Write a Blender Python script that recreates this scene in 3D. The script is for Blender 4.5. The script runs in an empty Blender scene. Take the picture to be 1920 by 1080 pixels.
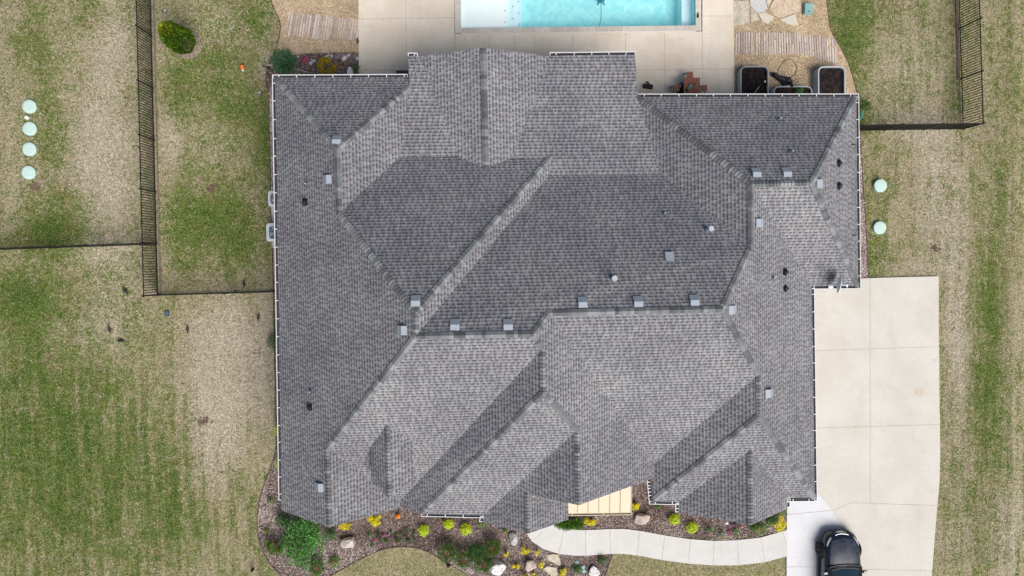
import bpy, bmesh, math, random
from mathutils import Vector, Matrix, noise, geometry
from math import radians as R_, sin, cos, pi
random.seed(7)
sc = bpy.context.scene
COL = sc.collection
# ------------------------------------------------------------------ camera
CH, CF = 32.8267, 1295.93
CROT = Matrix.Rotation(-0.018787, 3, 'Z') @ Matrix.Rotation(-0.050992, 3, 'Y') @ Matrix.Rotation(-0.036377, 3, 'X')
cam = bpy.data.objects.new('camera', bpy.data.cameras.new('camera'))
COL.objects.link(cam)
cam.matrix_world = Matrix.Translation((0, 0, CH)) @ CROT.to_4x4()
cam.data.sensor_width = 36; cam.data.lens = CF / 1920 * 36
cam.data.clip_start = 0.5; cam.data.clip_end = 3000
sc.camera = cam
# ------------------------------------------------------------------ light
SUN_EL, SUN_AZ = 52, 150          # elevation, compass azimuth (0 = up in the picture, clockwise)
w = bpy.data.worlds.new('World'); sc.world = w; w.use_nodes = True
wn = w.node_tree.nodes; wl = w.node_tree.links
sky = wn.new('ShaderNodeTexSky'); sky.sky_type = 'NISHITA'; sky.sun_disc = False
sky.sun_elevation = R_(SUN_EL); sky.sun_rotation = R_(SUN_AZ); sky.dust_density = 3.5; sky.air_density = 1.0; sky.ozone_density = 1.0
bg = wn['Background']; bg.inputs['Strength'].default_value = 0.062
wl.new(sky.outputs[0], bg.inputs[0])
sl = bpy.data.lights.new('sun', 'SUN'); sl.energy = 2.6; sl.angle = R_(48); sl.color = (1.0, 0.955, 0.9)
so = bpy.data.objects.new('sun', sl); COL.objects.link(so)
so.rotation_euler = Vector((sin(R_(SUN_AZ)) * cos(R_(SUN_EL)), cos(R_(SUN_AZ)) * cos(R_(SUN_EL)), sin(R_(SUN_EL)))).to_track_quat('Z', 'Y').to_euler()
sc.view_settings.view_transform = 'Standard'; sc.view_settings.look = 'None'
sc.view_settings.exposure = 0.66; sc.view_settings.gamma = 1

def U(px, py, z=0.0):
    """real place of a point seen in the 1920x1080 photograph, at height z"""
    d = CROT @ Vector(((px - 960) / CF, -(py - 540) / CF, -1))
    t = (z - CH) / d.z
    return Vector((d.x * t, d.y * t, z))
# ------------------------------------------------------------------ helpers
def tag(o, label=None, cat=None, group=None, kind=None):
    if label: o['label'] = label
    if cat: o['category'] = cat
    if group: o['group'] = group
    if kind: o['kind'] = kind
    return o
def empty(name, loc, label, cat, group=None, rz=0):
    o = bpy.data.objects.new(name, None); COL.objects.link(o); o.location = loc; o.rotation_euler = (0, 0, rz)
    o.empty_display_size = 0.2
    return tag(o, label, cat, group)
class MB:
    def __init__(s): s.v = []; s.f = []; s.m = []; s.t = []; s.uv = []
    def face(s, pts, mi=0, tone=0.5, uv=None):
        n = len(s.v); s.v += [tuple(p) for p in pts]; s.f.append(tuple(range(n, n + len(pts)))); s.m.append(mi); s.t.append(tone); s.uv.append(uv)
    def box(s, c, d, mi=0, rz=0, tone=0.5, M=None, taper=1.0):
        x, y, z = [k / 2 for k in d]; P = []
        for sz in (-1, 1):
            k = taper if sz > 0 else 1
            for sx, sy in ((-1, -1), (1, -1), (1, 1), (-1, 1)):
                p = Vector((sx * x * k, sy * y * k, sz * z))
                if M is not None: p = M @ p
                elif rz: p = Matrix.Rotation(rz, 3, 'Z') @ p
                P.append(p + Vector(c))
        for q in ((3, 2, 1, 0), (4, 5, 6, 7), (0, 1, 5, 4), (1, 2, 6, 5), (2, 3, 7, 6), (3, 0, 4, 7)):
            s.face([P[i] for i in q], mi, tone)
    def bar(s, a, b, wd, ht=None, mi=0, tone=0.5):
        a = Vector(a); b = Vector(b); d = b - a; L = d.length; ht = ht or wd
        M = d.to_track_quat('X', 'Z').to_matrix(); s.box((a + b) / 2, (L, wd, ht), mi, M=M, tone=tone)
    def prism(s, pts, z0, z1, mi=0, ms=None, tone=0.5):
        """pts: outline (x, y); flat plate between z0 and z1"""
        ms = mi if ms is None else ms
        P = [Vector((p[0], p[1], 0)) for p in pts]
        ar = sum(P[i].x * P[(i + 1) % len(P)].y - P[(i + 1) % len(P)].x * P[i].y for i in range(len(P)))
        if ar < 0: P.reverse()
        for t in geometry.tessellate_polygon([P]):
            a, b, c = [P[i] for i in t]
            if (b - a).cross(c - a).z < 0: b, c = c, b
            s.face([(q.x, q.y, z1) for q in (a, b, c)], mi, tone)
        n = len(P)
        for i in range(n):
            a, b = P[i], P[(i + 1) % n]
            s.face([(a.x, a.y, z0), (b.x, b.y, z0), (b.x, b.y, z1), (a.x, a.y, z1)], ms, tone)
    def tube(s, pts, r, n=8, mi=0, tone=0.5, cap=True):
        pts = [Vector(p) for p in pts]; rings = []
        rr = r if isinstance(r, (list, tuple)) else [r] * len(pts)
        for i, p in enumerate(pts):
            d = (pts[min(i + 1, len(pts) - 1)] - pts[max(i - 1, 0)]).normalized()
            q = d.to_track_quat('Z', 'Y')
            rings.append([p + q @ Vector((cos(2 * pi * k / n) * rr[i], sin(2 * pi * k / n) * rr[i], 0)) for k in range(n)])
        for i in range(len(rings) - 1):
            for k in range(n):
                s.face([rings[i][k], rings[i][(k + 1) % n], rings[i + 1][(k + 1) % n], rings[i + 1][k]], mi, tone)
        if cap:
            s.face(rings[-1], mi, tone); s.face(list(reversed(rings[0])), mi, tone)
    def disc(s, c, r, z0, z1, n=28, mi=0, dome=0.0, tone=0.5):
        c = Vector((c[0], c[1], 0)); ring = [c + Vector((cos(2 * pi * k / n) * r, sin(2 * pi * k / n) * r, 0)) for k in range(n)]
        s.prism(ring, z0, z1, mi, tone=tone)
        if dome:
            R2 = [Vector((c.x + (q.x - c.x) * .72, c.y + (q.y - c.y) * .72, z1 + dome * .75)) for q in ring]
            for k in range(n):
                a, b = ring[k], ring[(k + 1) % n]
                s.face([(a.x, a.y, z1), (b.x, b.y, z1), R2[(k + 1) % n], R2[k]], mi, tone)
                s.face([R2[k], R2[(k + 1) % n], (c.x, c.y, z1 + dome)], mi, tone)
    def build(s, name, mats, parent=None, smooth=False, merge=False):
        me = bpy.data.meshes.new(name); me.from_pydata(s.v, [], s.f)
        if not isinstance(mats, (list, tuple)): mats = [mats]
        for m in mats: me.materials.append(m)
        me.polygons.foreach_set('material_index', s.m)
        at = me.attributes.new('tone', 'FLOAT', 'FACE'); at.data.foreach_set('value', s.t)
        if any(u is not None for u in s.uv):
            ul = me.uv_layers.new(name='UVMap'); fl = []
            for f, u in zip(s.f, s.uv):
                for k in range(len(f)): fl += list(u[k]) if u is not None else [0, 0]
            ul.data.foreach_set('uv', fl)
        if merge or smooth:
            bm = bmesh.new(); bm.from_mesh(me); bmesh.ops.remove_doubles(bm, verts=bm.verts, dist=1e-4); bm.to_mesh(me); bm.free()
        me.update()
        if smooth: me.polygons.foreach_set('use_smooth', [True] * len(me.polygons))
        o = bpy.data.objects.new(name, me); COL.objects.link(o)
        if parent: o.parent = parent
        return o
# ------------------------------------------------------------------ node helper
class NT:
    def __init__(s, name):
        s.mat = bpy.data.materials.new(name); s.mat.use_nodes = True; s.t = s.mat.node_tree; s.n = s.t.nodes; s.p = s.n['Principled BSDF']
        s.p.inputs['Roughness'].default_value = 0.85; s.p.inputs['Specular IOR Level'].default_value = 0.3
    def link(s, a, inp):
        if hasattr(a, 'is_output'): s.t.links.new(a, inp)
        else: inp.default_value = a
    def N(s, typ, outp=0, props=None, **ins):
        nd = s.n.new(typ)
        for k, v in (props or {}).items(): setattr(nd, k, v)
        for k, v in ins.items():
            key = int(k[1:]) if k[0] == '_' and k[1:].isdigit() else k.replace('_', ' ')
            s.link(v, nd.inputs[key])
        return nd.outputs[outp]
    def M(s, op, a, b=0.0, c=0.0): return s.N('ShaderNodeMath', props={'operation': op}, _0=a, _1=b, _2=c)
    def noise(s, vec, scale, detail=3, rough=0.6, dist=0.0):
        return s.N('ShaderNodeTexNoise', Vector=vec, Scale=scale, Detail=detail, Roughness=rough, Distortion=dist)
    def mix(s, f, a, b, blend='MIX'):
        nd = s.n.new('ShaderNodeMix'); nd.data_type = 'RGBA'; nd.blend_type = blend
        s.link(f, nd.inputs[0])
        for v, i in ((a, 6), (b, 7)):
            if isinstance(v, (tuple, list)) and len(v) == 3: v = (*v, 1)
            s.link(v, nd.inputs[i])
        return nd.outputs[2]
    def ramp(s, f, a, b, c=0.0, d=1.0):
        nd = s.n.new('ShaderNodeMapRange'); nd.interpolation_type = 'SMOOTHSTEP'
        for k, v in enumerate((f, a, b, c, d)): s.link(v, nd.inputs[k])
        return nd.outputs[0]
    def pos(s): return s.N('ShaderNodeNewGeometry')
    def scaled(s, vec, sc_): return s.N('ShaderNodeMapping', Vector=vec, Scale=sc_)
    def tone(s, nm='tone'): return s.N('ShaderNodeAttribute', 2, props={'attribute_name': nm})
    def color(s, c): s.link(c if hasattr(c, 'is_output') else (*c, 1), s.p.inputs['Base Color'])
    def bump(s, h, strength=0.5, dist=0.01):
        b = s.N('ShaderNodeBump', Height=h, Strength=strength, Distance=dist); s.t.links.new(b, s.p.inputs['Normal'])
    def rough(s, r): s.link(r, s.p.inputs['Roughness'])
def mul(c, k): return tuple(x * k for x in c)
def plain(name, col, rough=0.6, metal=0.0, var=0.12, spec=0.4, scale=9.0, coat=0.0):
    m = NT(name); p = m.pos(); n = m.noise(p, scale, 4)
    m.color(m.mix(m.ramp(n, .3, .7), mul(col, 1 - var), mul(col, 1 + var))); m.rough(rough)
    m.p.inputs['Metallic'].default_value = metal; m.p.inputs['Specular IOR Level'].default_value = spec
    if coat: m.p.inputs['Coat Weight'].default_value = coat; m.p.inputs['Coat Roughness'].default_value = .04
    return m.mat
def toned(name, a, b, rough=0.7, var=0.1, scale=20):
    m = NT(name); t = m.tone(); n = m.noise(m.pos(), scale, 3)
    c = m.mix(t, a, b); m.color(m.mix(m.M('MULTIPLY', m.ramp(n, .3, .7), var * 2), c, mul(a, .5))); m.rough(rough); return m.mat
# ------------------------------------------------------------------ materials
def shingle_mat():
    m = NT('shingle'); uv = m.N('ShaderNodeUVMap'); sep = m.n.new('ShaderNodeSeparateXYZ'); m.t.links.new(uv, sep.inputs[0])
    u, v = sep.outputs[0], sep.outputs[1]; Eh = 0.143
    c = m.M('DIVIDE', v, Eh); ci = m.M('FLOOR', c); fv = m.M('FRACT', c)
    rc = m.N('ShaderNodeTexWhiteNoise', props={'noise_dimensions': '1D'}, W=ci)
    uu = m.M('ADD', m.M('DIVIDE', u, 0.215), m.M('MULTIPLY', rc, 9.0))
    wob = m.N('ShaderNodeTexNoise', props={'noise_dimensions': '1D'}, W=m.M('ADD', m.M('MULTIPLY', uu, .9), m.M('MULTIPLY', ci, 3.7)), Scale=1.0, Detail=0.0)
    uu = m.M('ADD', uu, m.M('MULTIPLY', wob, 0.9))
    ui = m.M('FLOOR', uu); fu = m.M('FRACT', uu)
    cmb = m.N('ShaderNodeCombineXYZ', X=ui, Y=ci); rn = m.N('ShaderNodeTexWhiteNoise', props={'noise_dimensions': '2D'}, Vector=cmb)
    cm2 = m.N('ShaderNodeCombineXYZ', X=m.M('ADD', ui, 31.3), Y=ci); rn2 = m.N('ShaderNodeTexWhiteNoise', props={'noise_dimensions': '2D'}, Vector=cm2)
    wth = m.M('ADD', 0.38, m.M('MULTIPLY', rn2, 0.22))
    tooth = m.M('LESS_THAN', fu, wth)                 # laminated tab
    gap = m.M('SUBTRACT', 1.0, tooth)
    butt = m.M('SUBTRACT', 1.0, m.ramp(fv, .34, .50))                 # lower part of the course
    top = m.M('SUBTRACT', 1.0, butt)
    base = m.mix(rn, (0.177, 0.176, 0.189), (0.211, 0.210, 0.223))
    lit = m.M('MULTIPLY', tooth, butt)
    base = m.mix(m.M('MULTIPLY', lit, m.M('ADD', .25, m.M('MULTIPLY', rn2, .75))), base, (0.315, 0.319, 0.335))
    dk = m.M('MULTIPLY', gap, m.ramp(fv, .50, .66))
    base = m.mix(m.M('MULTIPLY', dk, .95), base, (0.066, 0.068, 0.080))  # dark granule band of the laminate, with relief shade painted in
    p = m.pos(); big = m.noise(p, 0.35, 4, .6); g = m.noise(p, 60, 2)
    tint = m.mix(m.ramp(m.N('ShaderNodeTexWhiteNoise', props={'noise_dimensions': '2D'}, Vector=m.N('ShaderNodeCombineXYZ', X=m.M('FLOOR', m.M('DIVIDE', u, .9)), Y=ci)), .8, 1), (1, 1, 1), (1.035, .99, .985))
    base = m.mix(1.0, base, tint, 'MULTIPLY')
    base = m.mix(1.0, base, m.mix(m.ramp(big, .3, .7), (.86, .86, .88), (1.12, 1.12, 1.1)), 'MULTIPLY')
    base = m.mix(1.0, base, m.mix(m.ramp(g, .3, .7), (.85, .85, .85), (1.15, 1.15, 1.15)), 'MULTIPLY')
    m.color(base)
    h = m.M('ADD', m.M('MULTIPLY', m.M('SUBTRACT', 1.0, fv), .5), m.M('MULTIPLY', lit, .6))
    m.bump(h, 0.50, 0.010); m.rough(.92); m.p.inputs['Specular IOR Level'].default_value = .2
    return m.mat
def concrete_mat(name, a, b, sx=1.0):
    m = NT(name); p = m.pos(); n1 = m.noise(p, .5 * sx, 5, .65); n2 = m.noise(p, 3.5, 5, .7); n3 = m.noise(p, 45, 2)
    c = m.mix(m.ramp(n1, .32, .68), a, b); c = m.mix(m.M('MULTIPLY', m.ramp(n2, .52, .75), .35), c, mul(a, .86))
    c = m.mix(1.0, c, m.mix(m.ramp(n3, .25, .75), (.95, .95, .95), (1.05, 1.05, 1.05)), 'MULTIPLY')
    br = m.noise(m.scaled(p, (1.2, 26, 1)), 1.0, 2)
    c = m.mix(1.0, c, m.mix(m.ramp(br, .3, .7), (.975, .975, .975), (1.02, 1.02, 1.02)), 'MULTIPLY')
    st = m.noise(m.scaled(p, (.9, .16, 1)), 1.0, 5, .65); c = m.mix(m.M('MULTIPLY', m.ramp(st, .54, .72), .30), c, mul(a, .80))
    cr = m.n.new('ShaderNodeTexVoronoi'); cr.feature = 'DISTANCE_TO_EDGE'; cr.inputs['Scale'].default_value = .33
    wv = m.N('ShaderNodeVectorMath', props={'operation': 'ADD'}, _0=p, _1=m.N('ShaderNodeTexNoise', 1, Vector=p, Scale=1.6, Detail=5.0)); m.t.links.new(wv, cr.inputs['Vector'])
    c = m.mix(m.M('MULTIPLY', m.M('SUBTRACT', 1.0, m.ramp(cr.outputs['Distance'], .001, .006)), m.M('MULTIPLY', m.ramp(n1, .52, .60), .30)), c, mul(a, .5))
    spt = m.ramp(m.noise(p, 7.5, 2, .5), .70, .76); c = m.mix(m.M('MULTIPLY', spt, .35), c, mul(a, .55))
    m.color(c); m.bump(n3, .15, .004); m.rough(.88); return m.mat
def lawn_mat():
    m = NT('lawn'); p = m.pos()
    g = m.tone('green'); s_ = m.tone('sand'); mo = m.tone('mow'); yl = m.tone('yellow')
    n0 = m.noise(p, .55, 6, .7, .6); n1 = m.noise(p, 2.6, 6, .75, .3); n2 = m.noise(p, 11, 3, .7); n3 = m.noise(p, 34, 2, .7); n4 = m.noise(p, 85, 2, .8)
    st = m.noise(m.scaled(p, (3.1, .22, 1)), 1.0, 3, .6)
    n15 = m.noise(m.N('ShaderNodeMapping', Vector=p, Location=(3, 9, 0)), 5.5, 5, .75, .4)
    k = m.M('ADD', m.M('MULTIPLY', g, 1.08), -.03)
    for nn, am in ((n0, 1.3), (n1, 2.1), (n15, 2.2), (n2, 2.3), (n3, 2.0)):
        k = m.M('ADD', k, m.M('MULTIPLY', m.M('SUBTRACT', nn, .5), am))
    k = m.M('ADD', k, m.M('MULTIPLY', m.M('MULTIPLY', m.M('SUBTRACT', st, .5), 2.7), mo))
    tan = m.mix(m.ramp(m.M('ADD', s_, m.M('MULTIPLY', m.M('SUBTRACT', n1, .5), 1.2)), .2, .9), (.335, .28, .185), (.445, .385, .315))
    grn = m.mix(m.ramp(n15, .3, .7), (.082, .124, .020), (.150, .185, .046))
    ol = m.noise(m.N('ShaderNodeMapping', Vector=p, Location=(11, 2, 0)), 1.1, 5, .7); grn = m.mix(m.M('MULTIPLY', m.ramp(ol, .46, .62), .8), grn, (.175, .150, .060)); grn = m.mix(yl, grn, (.25, .235, .11))
    grn = m.mix(m.ramp(k, .8, 1.5), grn, (.045, .095, .012))
    c = m.mix(m.ramp(k, .20, .74), tan, grn)
    p2 = m.N('ShaderNodeMapping', Vector=p, Location=(7, 3, 1)); f1 = m.noise(p, 15, 1, .5); f2 = m.noise(p2, 27, 1, .5); f3 = m.noise(p2, 7, 2, .6)
    c = m.mix(1.0, c, m.mix(m.ramp(f1, .34, .66), (.74, .76, .71), (1.24, 1.23, 1.24)), 'MULTIPLY')
    c = m.mix(1.0, c, m.mix(m.ramp(f2, .34, .66), (.77, .79, .76), (1.2, 1.19, 1.2)), 'MULTIPLY')
    c = m.mix(1.0, c, m.mix(m.ramp(f3, .34, .66), (.84, .86, .82), (1.16, 1.15, 1.15)), 'MULTIPLY')
    sp = m.ramp(m.noise(p, 16, 2, .7), .60, .70)
    c = m.mix(m.M('MULTIPLY', sp, .5), c, (.075, .08, .035))
    c = m.mix(m.M('MULTIPLY', m.ramp(m.noise(p2, 20, 1, .6), .63, .72), .6), c, (.58, .53, .40))
    m.color(c); m.bump(m.M('ADD', n3, m.M('MULTIPLY', n4, .7)), .8, .03); m.rough(.95); m.p.inputs['Specular IOR Level'].default_value = .1
    return m.mat
def chips_ground(name, cols, scale, dark=.5):
    m = NT(name); p = m.pos(); vo = m.n.new('ShaderNodeTexVoronoi'); vo.inputs['Scale'].default_value = scale; m.t.links.new(p, vo.inputs['Vector'])
    r = m.n.new('ShaderNodeSeparateColor'); m.t.links.new(vo.outputs['Color'], r.inputs[0])
    cr = m.n.new('ShaderNodeValToRGB'); cr.color_ramp.interpolation = 'CONSTANT'
    while len(cr.color_ramp.elements) < len(cols): cr.color_ramp.elements.new(.5)
    for i, c in enumerate(cols): cr.color_ramp.elements[i].position = i / len(cols); cr.color_ramp.elements[i].color = (*c, 1)
    m.t.links.new(r.outputs[0], cr.inputs[0])
    n = m.noise(p, 1.3, 4); n2 = m.noise(p, 60, 2)
    c = m.mix(1.0, cr.outputs[0], m.mix(m.ramp(n, .3, .7), (.82, .8, .8), (1.2, 1.2, 1.2)), 'MULTIPLY')
    c = m.mix(1.0, c, m.mix(m.ramp(n2, .3, .7), (dark, dark, dark), (1.3, 1.3, 1.3)), 'MULTIPLY')
    m.color(c); m.bump(vo.outputs['Distance'], .8, .03); m.rough(.9); return m.mat
def foliage_mat(name, a, b, c=None):
    m = NT(name); t = m.tone(); n = m.noise(m.pos(), 14, 3)
    col = m.mix(t, a, b)
    if c: col = m.mix(m.ramp(t, 1.5, 2.0), col, c)
    col = m.mix(1.0, col, m.mix(m.ramp(n, .3, .7), (.75, .78, .75), (1.2, 1.2, 1.2)), 'MULTIPLY')
    m.color(col); m.rough(.6); m.p.inputs['Specular IOR Level'].default_value = .25
    m.p.inputs['Subsurface Weight'].default_value = 0.0
    return m.mat
def stone_mat(name, a, b, dk=None, sc_=6, thr=.6):
    m = NT(name); p = m.pos(); n = m.noise(p, sc_, 5, .7); n2 = m.noise(p, sc_ * 5, 3)
    c = m.mix(m.ramp(n, .35, .65), a, b)
    if dk: c = m.mix(m.ramp(m.noise(p, sc_ * 1.6, 3, .6), thr, thr + .05), c, dk)
    c = m.mix(1.0, c, m.mix(m.ramp(n2, .3, .7), (.8, .8, .8), (1.15, 1.15, 1.15)), 'MULTIPLY')
    m.color(c); m.bump(n2, .6, .02); m.rough(.9); return m.mat
SHINGLE = shingle_mat()
CAP = toned('ridge_cap', (.10, .106, .113), (.315, .33, .338), .9, .25, 60)
WHITE = plain('white_paint', (.64, .65, .66), .45, var=.04)
DEBRIS = plain('gutter_inside', (.022, .022, .028), .6, var=.4, scale=25)
VENT = plain('galvanised_vent', (.33, .37, .43), .5, .0, var=.06)
LEAD = plain('lead_flashing', (.10, .14, .18), .6, .2, var=.3)
PVC = plain('white_pvc', (.36, .41, .48), .5, var=.05)
BLACK = plain('black_rubber', (.012, .012, .014), .6, var=.2)
BRICK = chips_ground('brick', [(.30, .23, .18), (.35, .27, .21), (.26, .20, .16), (.33, .28, .24)], 6)
GLASS = plain('window_glass', (.03, .04, .05), .08, var=.1, spec=.8)
CREAM = plain('cream_metal', (.60, .50, .36), .45, .0, var=.03)
CONC_OLD = concrete_mat('driveway_concrete', (.535, .51, .455), (.585, .565, .515))
CONC_NEW = concrete_mat('new_concrete', (.60, .61, .63), (.645, .655, .68))
CONC_WALK = concrete_mat('walkway_concrete', (.545, .54, .52), (.59, .585, .57), 2)
CONC_PATIO = concrete_mat('patio_concrete', (.64, .56, .445), (.735, .67, .57))
JOINT = plain('joint', (.40, .375, .335), .9, var=.3)
COPING = toned('coping_stone', (.52, .475, .41), (.66, .60, .555), .85, .12, 6)
GROUT = plain('light_grout', (.66, .63, .58), .9, var=.06)
LAWN = lawn_mat()
GRAVEL = chips_ground('pea_gravel', [(.46, .34, .19), (.56, .43, .27), (.36, .26, .16), (.62, .51, .36), (.50, .37, .23), (.28, .22, .16), (.57, .44, .30)], 34, .6)
ROCKS = chips_ground('river_rock', [(.36, .28, .28), (.55, .48, .46), (.26, .20, .21), (.44, .33, .31), (.62, .58, .56), (.13, .10, .10), (.30, .17, .13)], 17, .5)
MULCH = chips_ground('mulch_ground', [(.14, .10, .09), (.23, .175, .155), (.075, .05, .045), (.33, .26, .235), (.17, .11, .095)], 22, .4)
CHIP = toned('bark_chips', (.10, .065, .055), (.62, .54, .50), .9, .2, 30)
PEBBLE = toned('pebbles', (.34, .24, .14), (.72, .62, .46), .8, .1, 30)
EDGE = plain('bed_edging', (.10, .06, .045), .8, var=.3)
FLAG = stone_mat('flagstone', (.44, .40, .31), (.54, .50, .40), None, 2.0)
FLAGP = stone_mat('flagstone_orange', (.50, .38, .27), (.56, .47, .36), None, 2.5)
BARS = toned('stone_strip', (.34, .29, .28), (.66, .56, .49), .9, .15, 12)
FENCE = plain('black_aluminium', (.012, .012, .013), .4, var=.2)
TEAL = plain('teal_lid', (.46, .62, .57), .55, var=.07)
TEALBOX = plain('teal_box', (.20, .38, .38), .55, var=.1)
# ------------------------------------------------------------------ ground
POOL = [U(864.5, 53.5), U(1303.5, 48.5), U(1301, -170), U(862, -165)]
px0 = min(POOL[0].x, POOL[3].x) - .12; px1 = max(POOL[1].x, POOL[2].x) + .12; py0 = min(POOL[0].y, POOL[1].y) - .12; py1 = max(POOL[2].y, POOL[3].y) + .12
# blobs seen in the lawn: (px, py, rx, ry, green, sand)
BL = [(90, 800, 170, 230, .60, -.2), (30, 600, 60, 90, .25, 0), (200, 640, 30, 40, -.2, .3), (60, 980, 190, 160, .36, 0), (230, 900, 70, 200, .12, .1), (410, 150, 110, 170, .14, 0), (420, 420, 90, 130, .12, 0), (220, 560, 70, 90, .05, .5), (130, 620, 80, 40, -.1, .5), (50, 560, 70, 70, .55, -.2),
      (430, 660, 90, 130, -.45, .8), (400, 820, 70, 120, -.3, .6), (500, 700, 16, 300, -.15, .3), (330, 930, 45, 130, .55, -.3), (250, 980, 60, 160, .2, 0), (430, 1000, 60, 120, .15, 0),
      (20, 330, 26, 260, .0, .25), (95, 240, 40, 200, .28, 0), (195, 300, 70, 160, -.30, .8), (220, 80, 50, 90, -.2, .6), (165, 20, 40, 40, .35, 0), (50, 80, 40, 60, .25, 0),
      (120, 420, 60, 60, .45, 0), (70, 440, 70, 40, .4, 0), (60, 20, 30, 60, .1, 0), (200, 470, 60, 30, -.1, .4),
      (400, 410, 80, 90, .55, -.3), (340, 440, 30, 110, .3, 0), (460, 470, 55, 60, .30, -.2), (330, 180, 30, 60, .45, 0), (400, 130, 70, 90, .30, 0), (500, 260, 25, 90, .6, -.3), (320, 270, 20, 60, -.3, .6),
      (400, 270, 60, 60, -.05, .4), (450, 215, 40, 40, .35, 0), (470, 20, 40, 60, .4, 0), (420, 45, 40, 40, -.1, .5), (500, 120, 14, 30, -.2, .6), (300, 60, 14, 80, -.1, .3), (380, 355, 30, 14, -.2, .4),
      (1585, 70, 45, 110, .75, -.4), (1620, 215, 30, 40, .55, 0), (1700, 130, 90, 90, -.05, .35), (1640, 20, 50, 40, .3, 0), (1730, 60, 60, 60, .15, 0), (1785, 185, 20, 50, .4, 0), (1690, 220, 60, 26, -.2, .3),
      (1640, 480, 25, 60, .55, -.2), (1650, 330, 40, 70, .15, 0), (1760, 370, 60, 140, -.25, .8), (1720, 250, 90, 30, -.15, .5), (1875, 100, 50, 200, .12, -.2), (1870, 420, 34, 140, .25, -.3),
      (1850, 560, 34, 90, .6, -.3), (1795, 620, 30, 200, -.25, .7), (1855, 740, 36, 130, .7, -.4), (1905, 700, 18, 300, -.1, .3), (1840, 930, 60, 120, .18, .1), (1795, 980, 30, 160, .0, .3), (1890, 1010, 40, 120, -.1, .5), (1690, 505, 70, 16, -.2, .4)]
SOIL = [(380, 790, 11, 7), (1752, 466, 9, 6), (397, 353, 8, 6), (65, 350, 9, 6)]
DIRT = []
BLW = [(U(a, b), c / 45, d / 45, e, f) for a, b, c, d, e, f in BL]
def lawn():
    xs = [-900, -300, -100, -45] + [-28 + .3 * i for i in range(int(58 / .3))] + [45, 100, 300, 900] + [px0, px1]
    ys = [-900, -300, -100, -45] + [-17 + .3 * i for i in range(int(34 / .3))] + [45, 100, 300, 900] + [py0, py1]
    xs = sorted(set(xs)); ys = sorted(set(ys)); V = []; F = []; G = []; S_ = []; MW = []; Y = []
    isl = [U(740, 1060), U(1310, 1075)]
    for y in ys:
        for x in xs:
            far = abs(x) > 32 or abs(y) > 20
            z = 0 if far else 0.012 * noise.noise((x * .35, y * .35, 0)) - .012
            V.append((x, y, z)); g, s_ = .38, .25
            for c, rx, ry, e, f in BLW:
                k = math.exp(-(((x - c.x) / rx) ** 2 + ((y - c.y) / ry) ** 2)); g += e * k; s_ += f * k
            yv = 0
            for c, rx in ((isl[0], 3.4), (isl[1], 4.6)):
                if abs(x - c.x) < rx and y < -10.9: g = .47; s_ = 0; yv = .62
            if x < -10 and y < 0: yv = max(yv, .12)
            G.append(g); S_.append(s_); Y.append(yv)
            MW.append(max(0, min(1, (-1.5 - y) / 5)) if x < -8 else (.7 if x > 19 else .05))
    nx = len(xs)
    for j in range(len(ys) - 1):
        for i in range(nx - 1):
            cx = (xs[i] + xs[i + 1]) / 2; cy = (ys[j] + ys[j + 1]) / 2
            if px0 < cx < px1 and py0 < cy < py1: continue
            F.append((j * nx + i, j * nx + i + 1, (j + 1) * nx + i + 1, (j + 1) * nx + i))
    me = bpy.data.meshes.new('ground'); me.from_pydata(V, [], F); me.materials.append(LAWN)
    for nm, dat in (('green', G), ('sand', S_), ('mow', MW), ('yellow', Y)):
        a = me.attributes.new(nm, 'FLOAT', 'POINT'); a.data.foreach_set('value', dat)
    o = bpy.data.objects.new('ground', me); COL.objects.link(o); tag(o, kind='structure')
lawn()
def blade_mat():
    m = NT('grass_blades'); t = m.tone(); n = m.noise(m.pos(), 5.5, 4, .7)
    tan = m.mix(m.tone('shade'), (.24, .20, .13), (.55, .485, .365)); grn = m.mix(m.tone('shade'), (.035, .06, .008), (.22, .28, .07))
    m.color(m.mix(t, tan, grn)); m.rough(.8); m.p.inputs['Specular IOR Level'].default_value = .15; return m.mat
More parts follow.
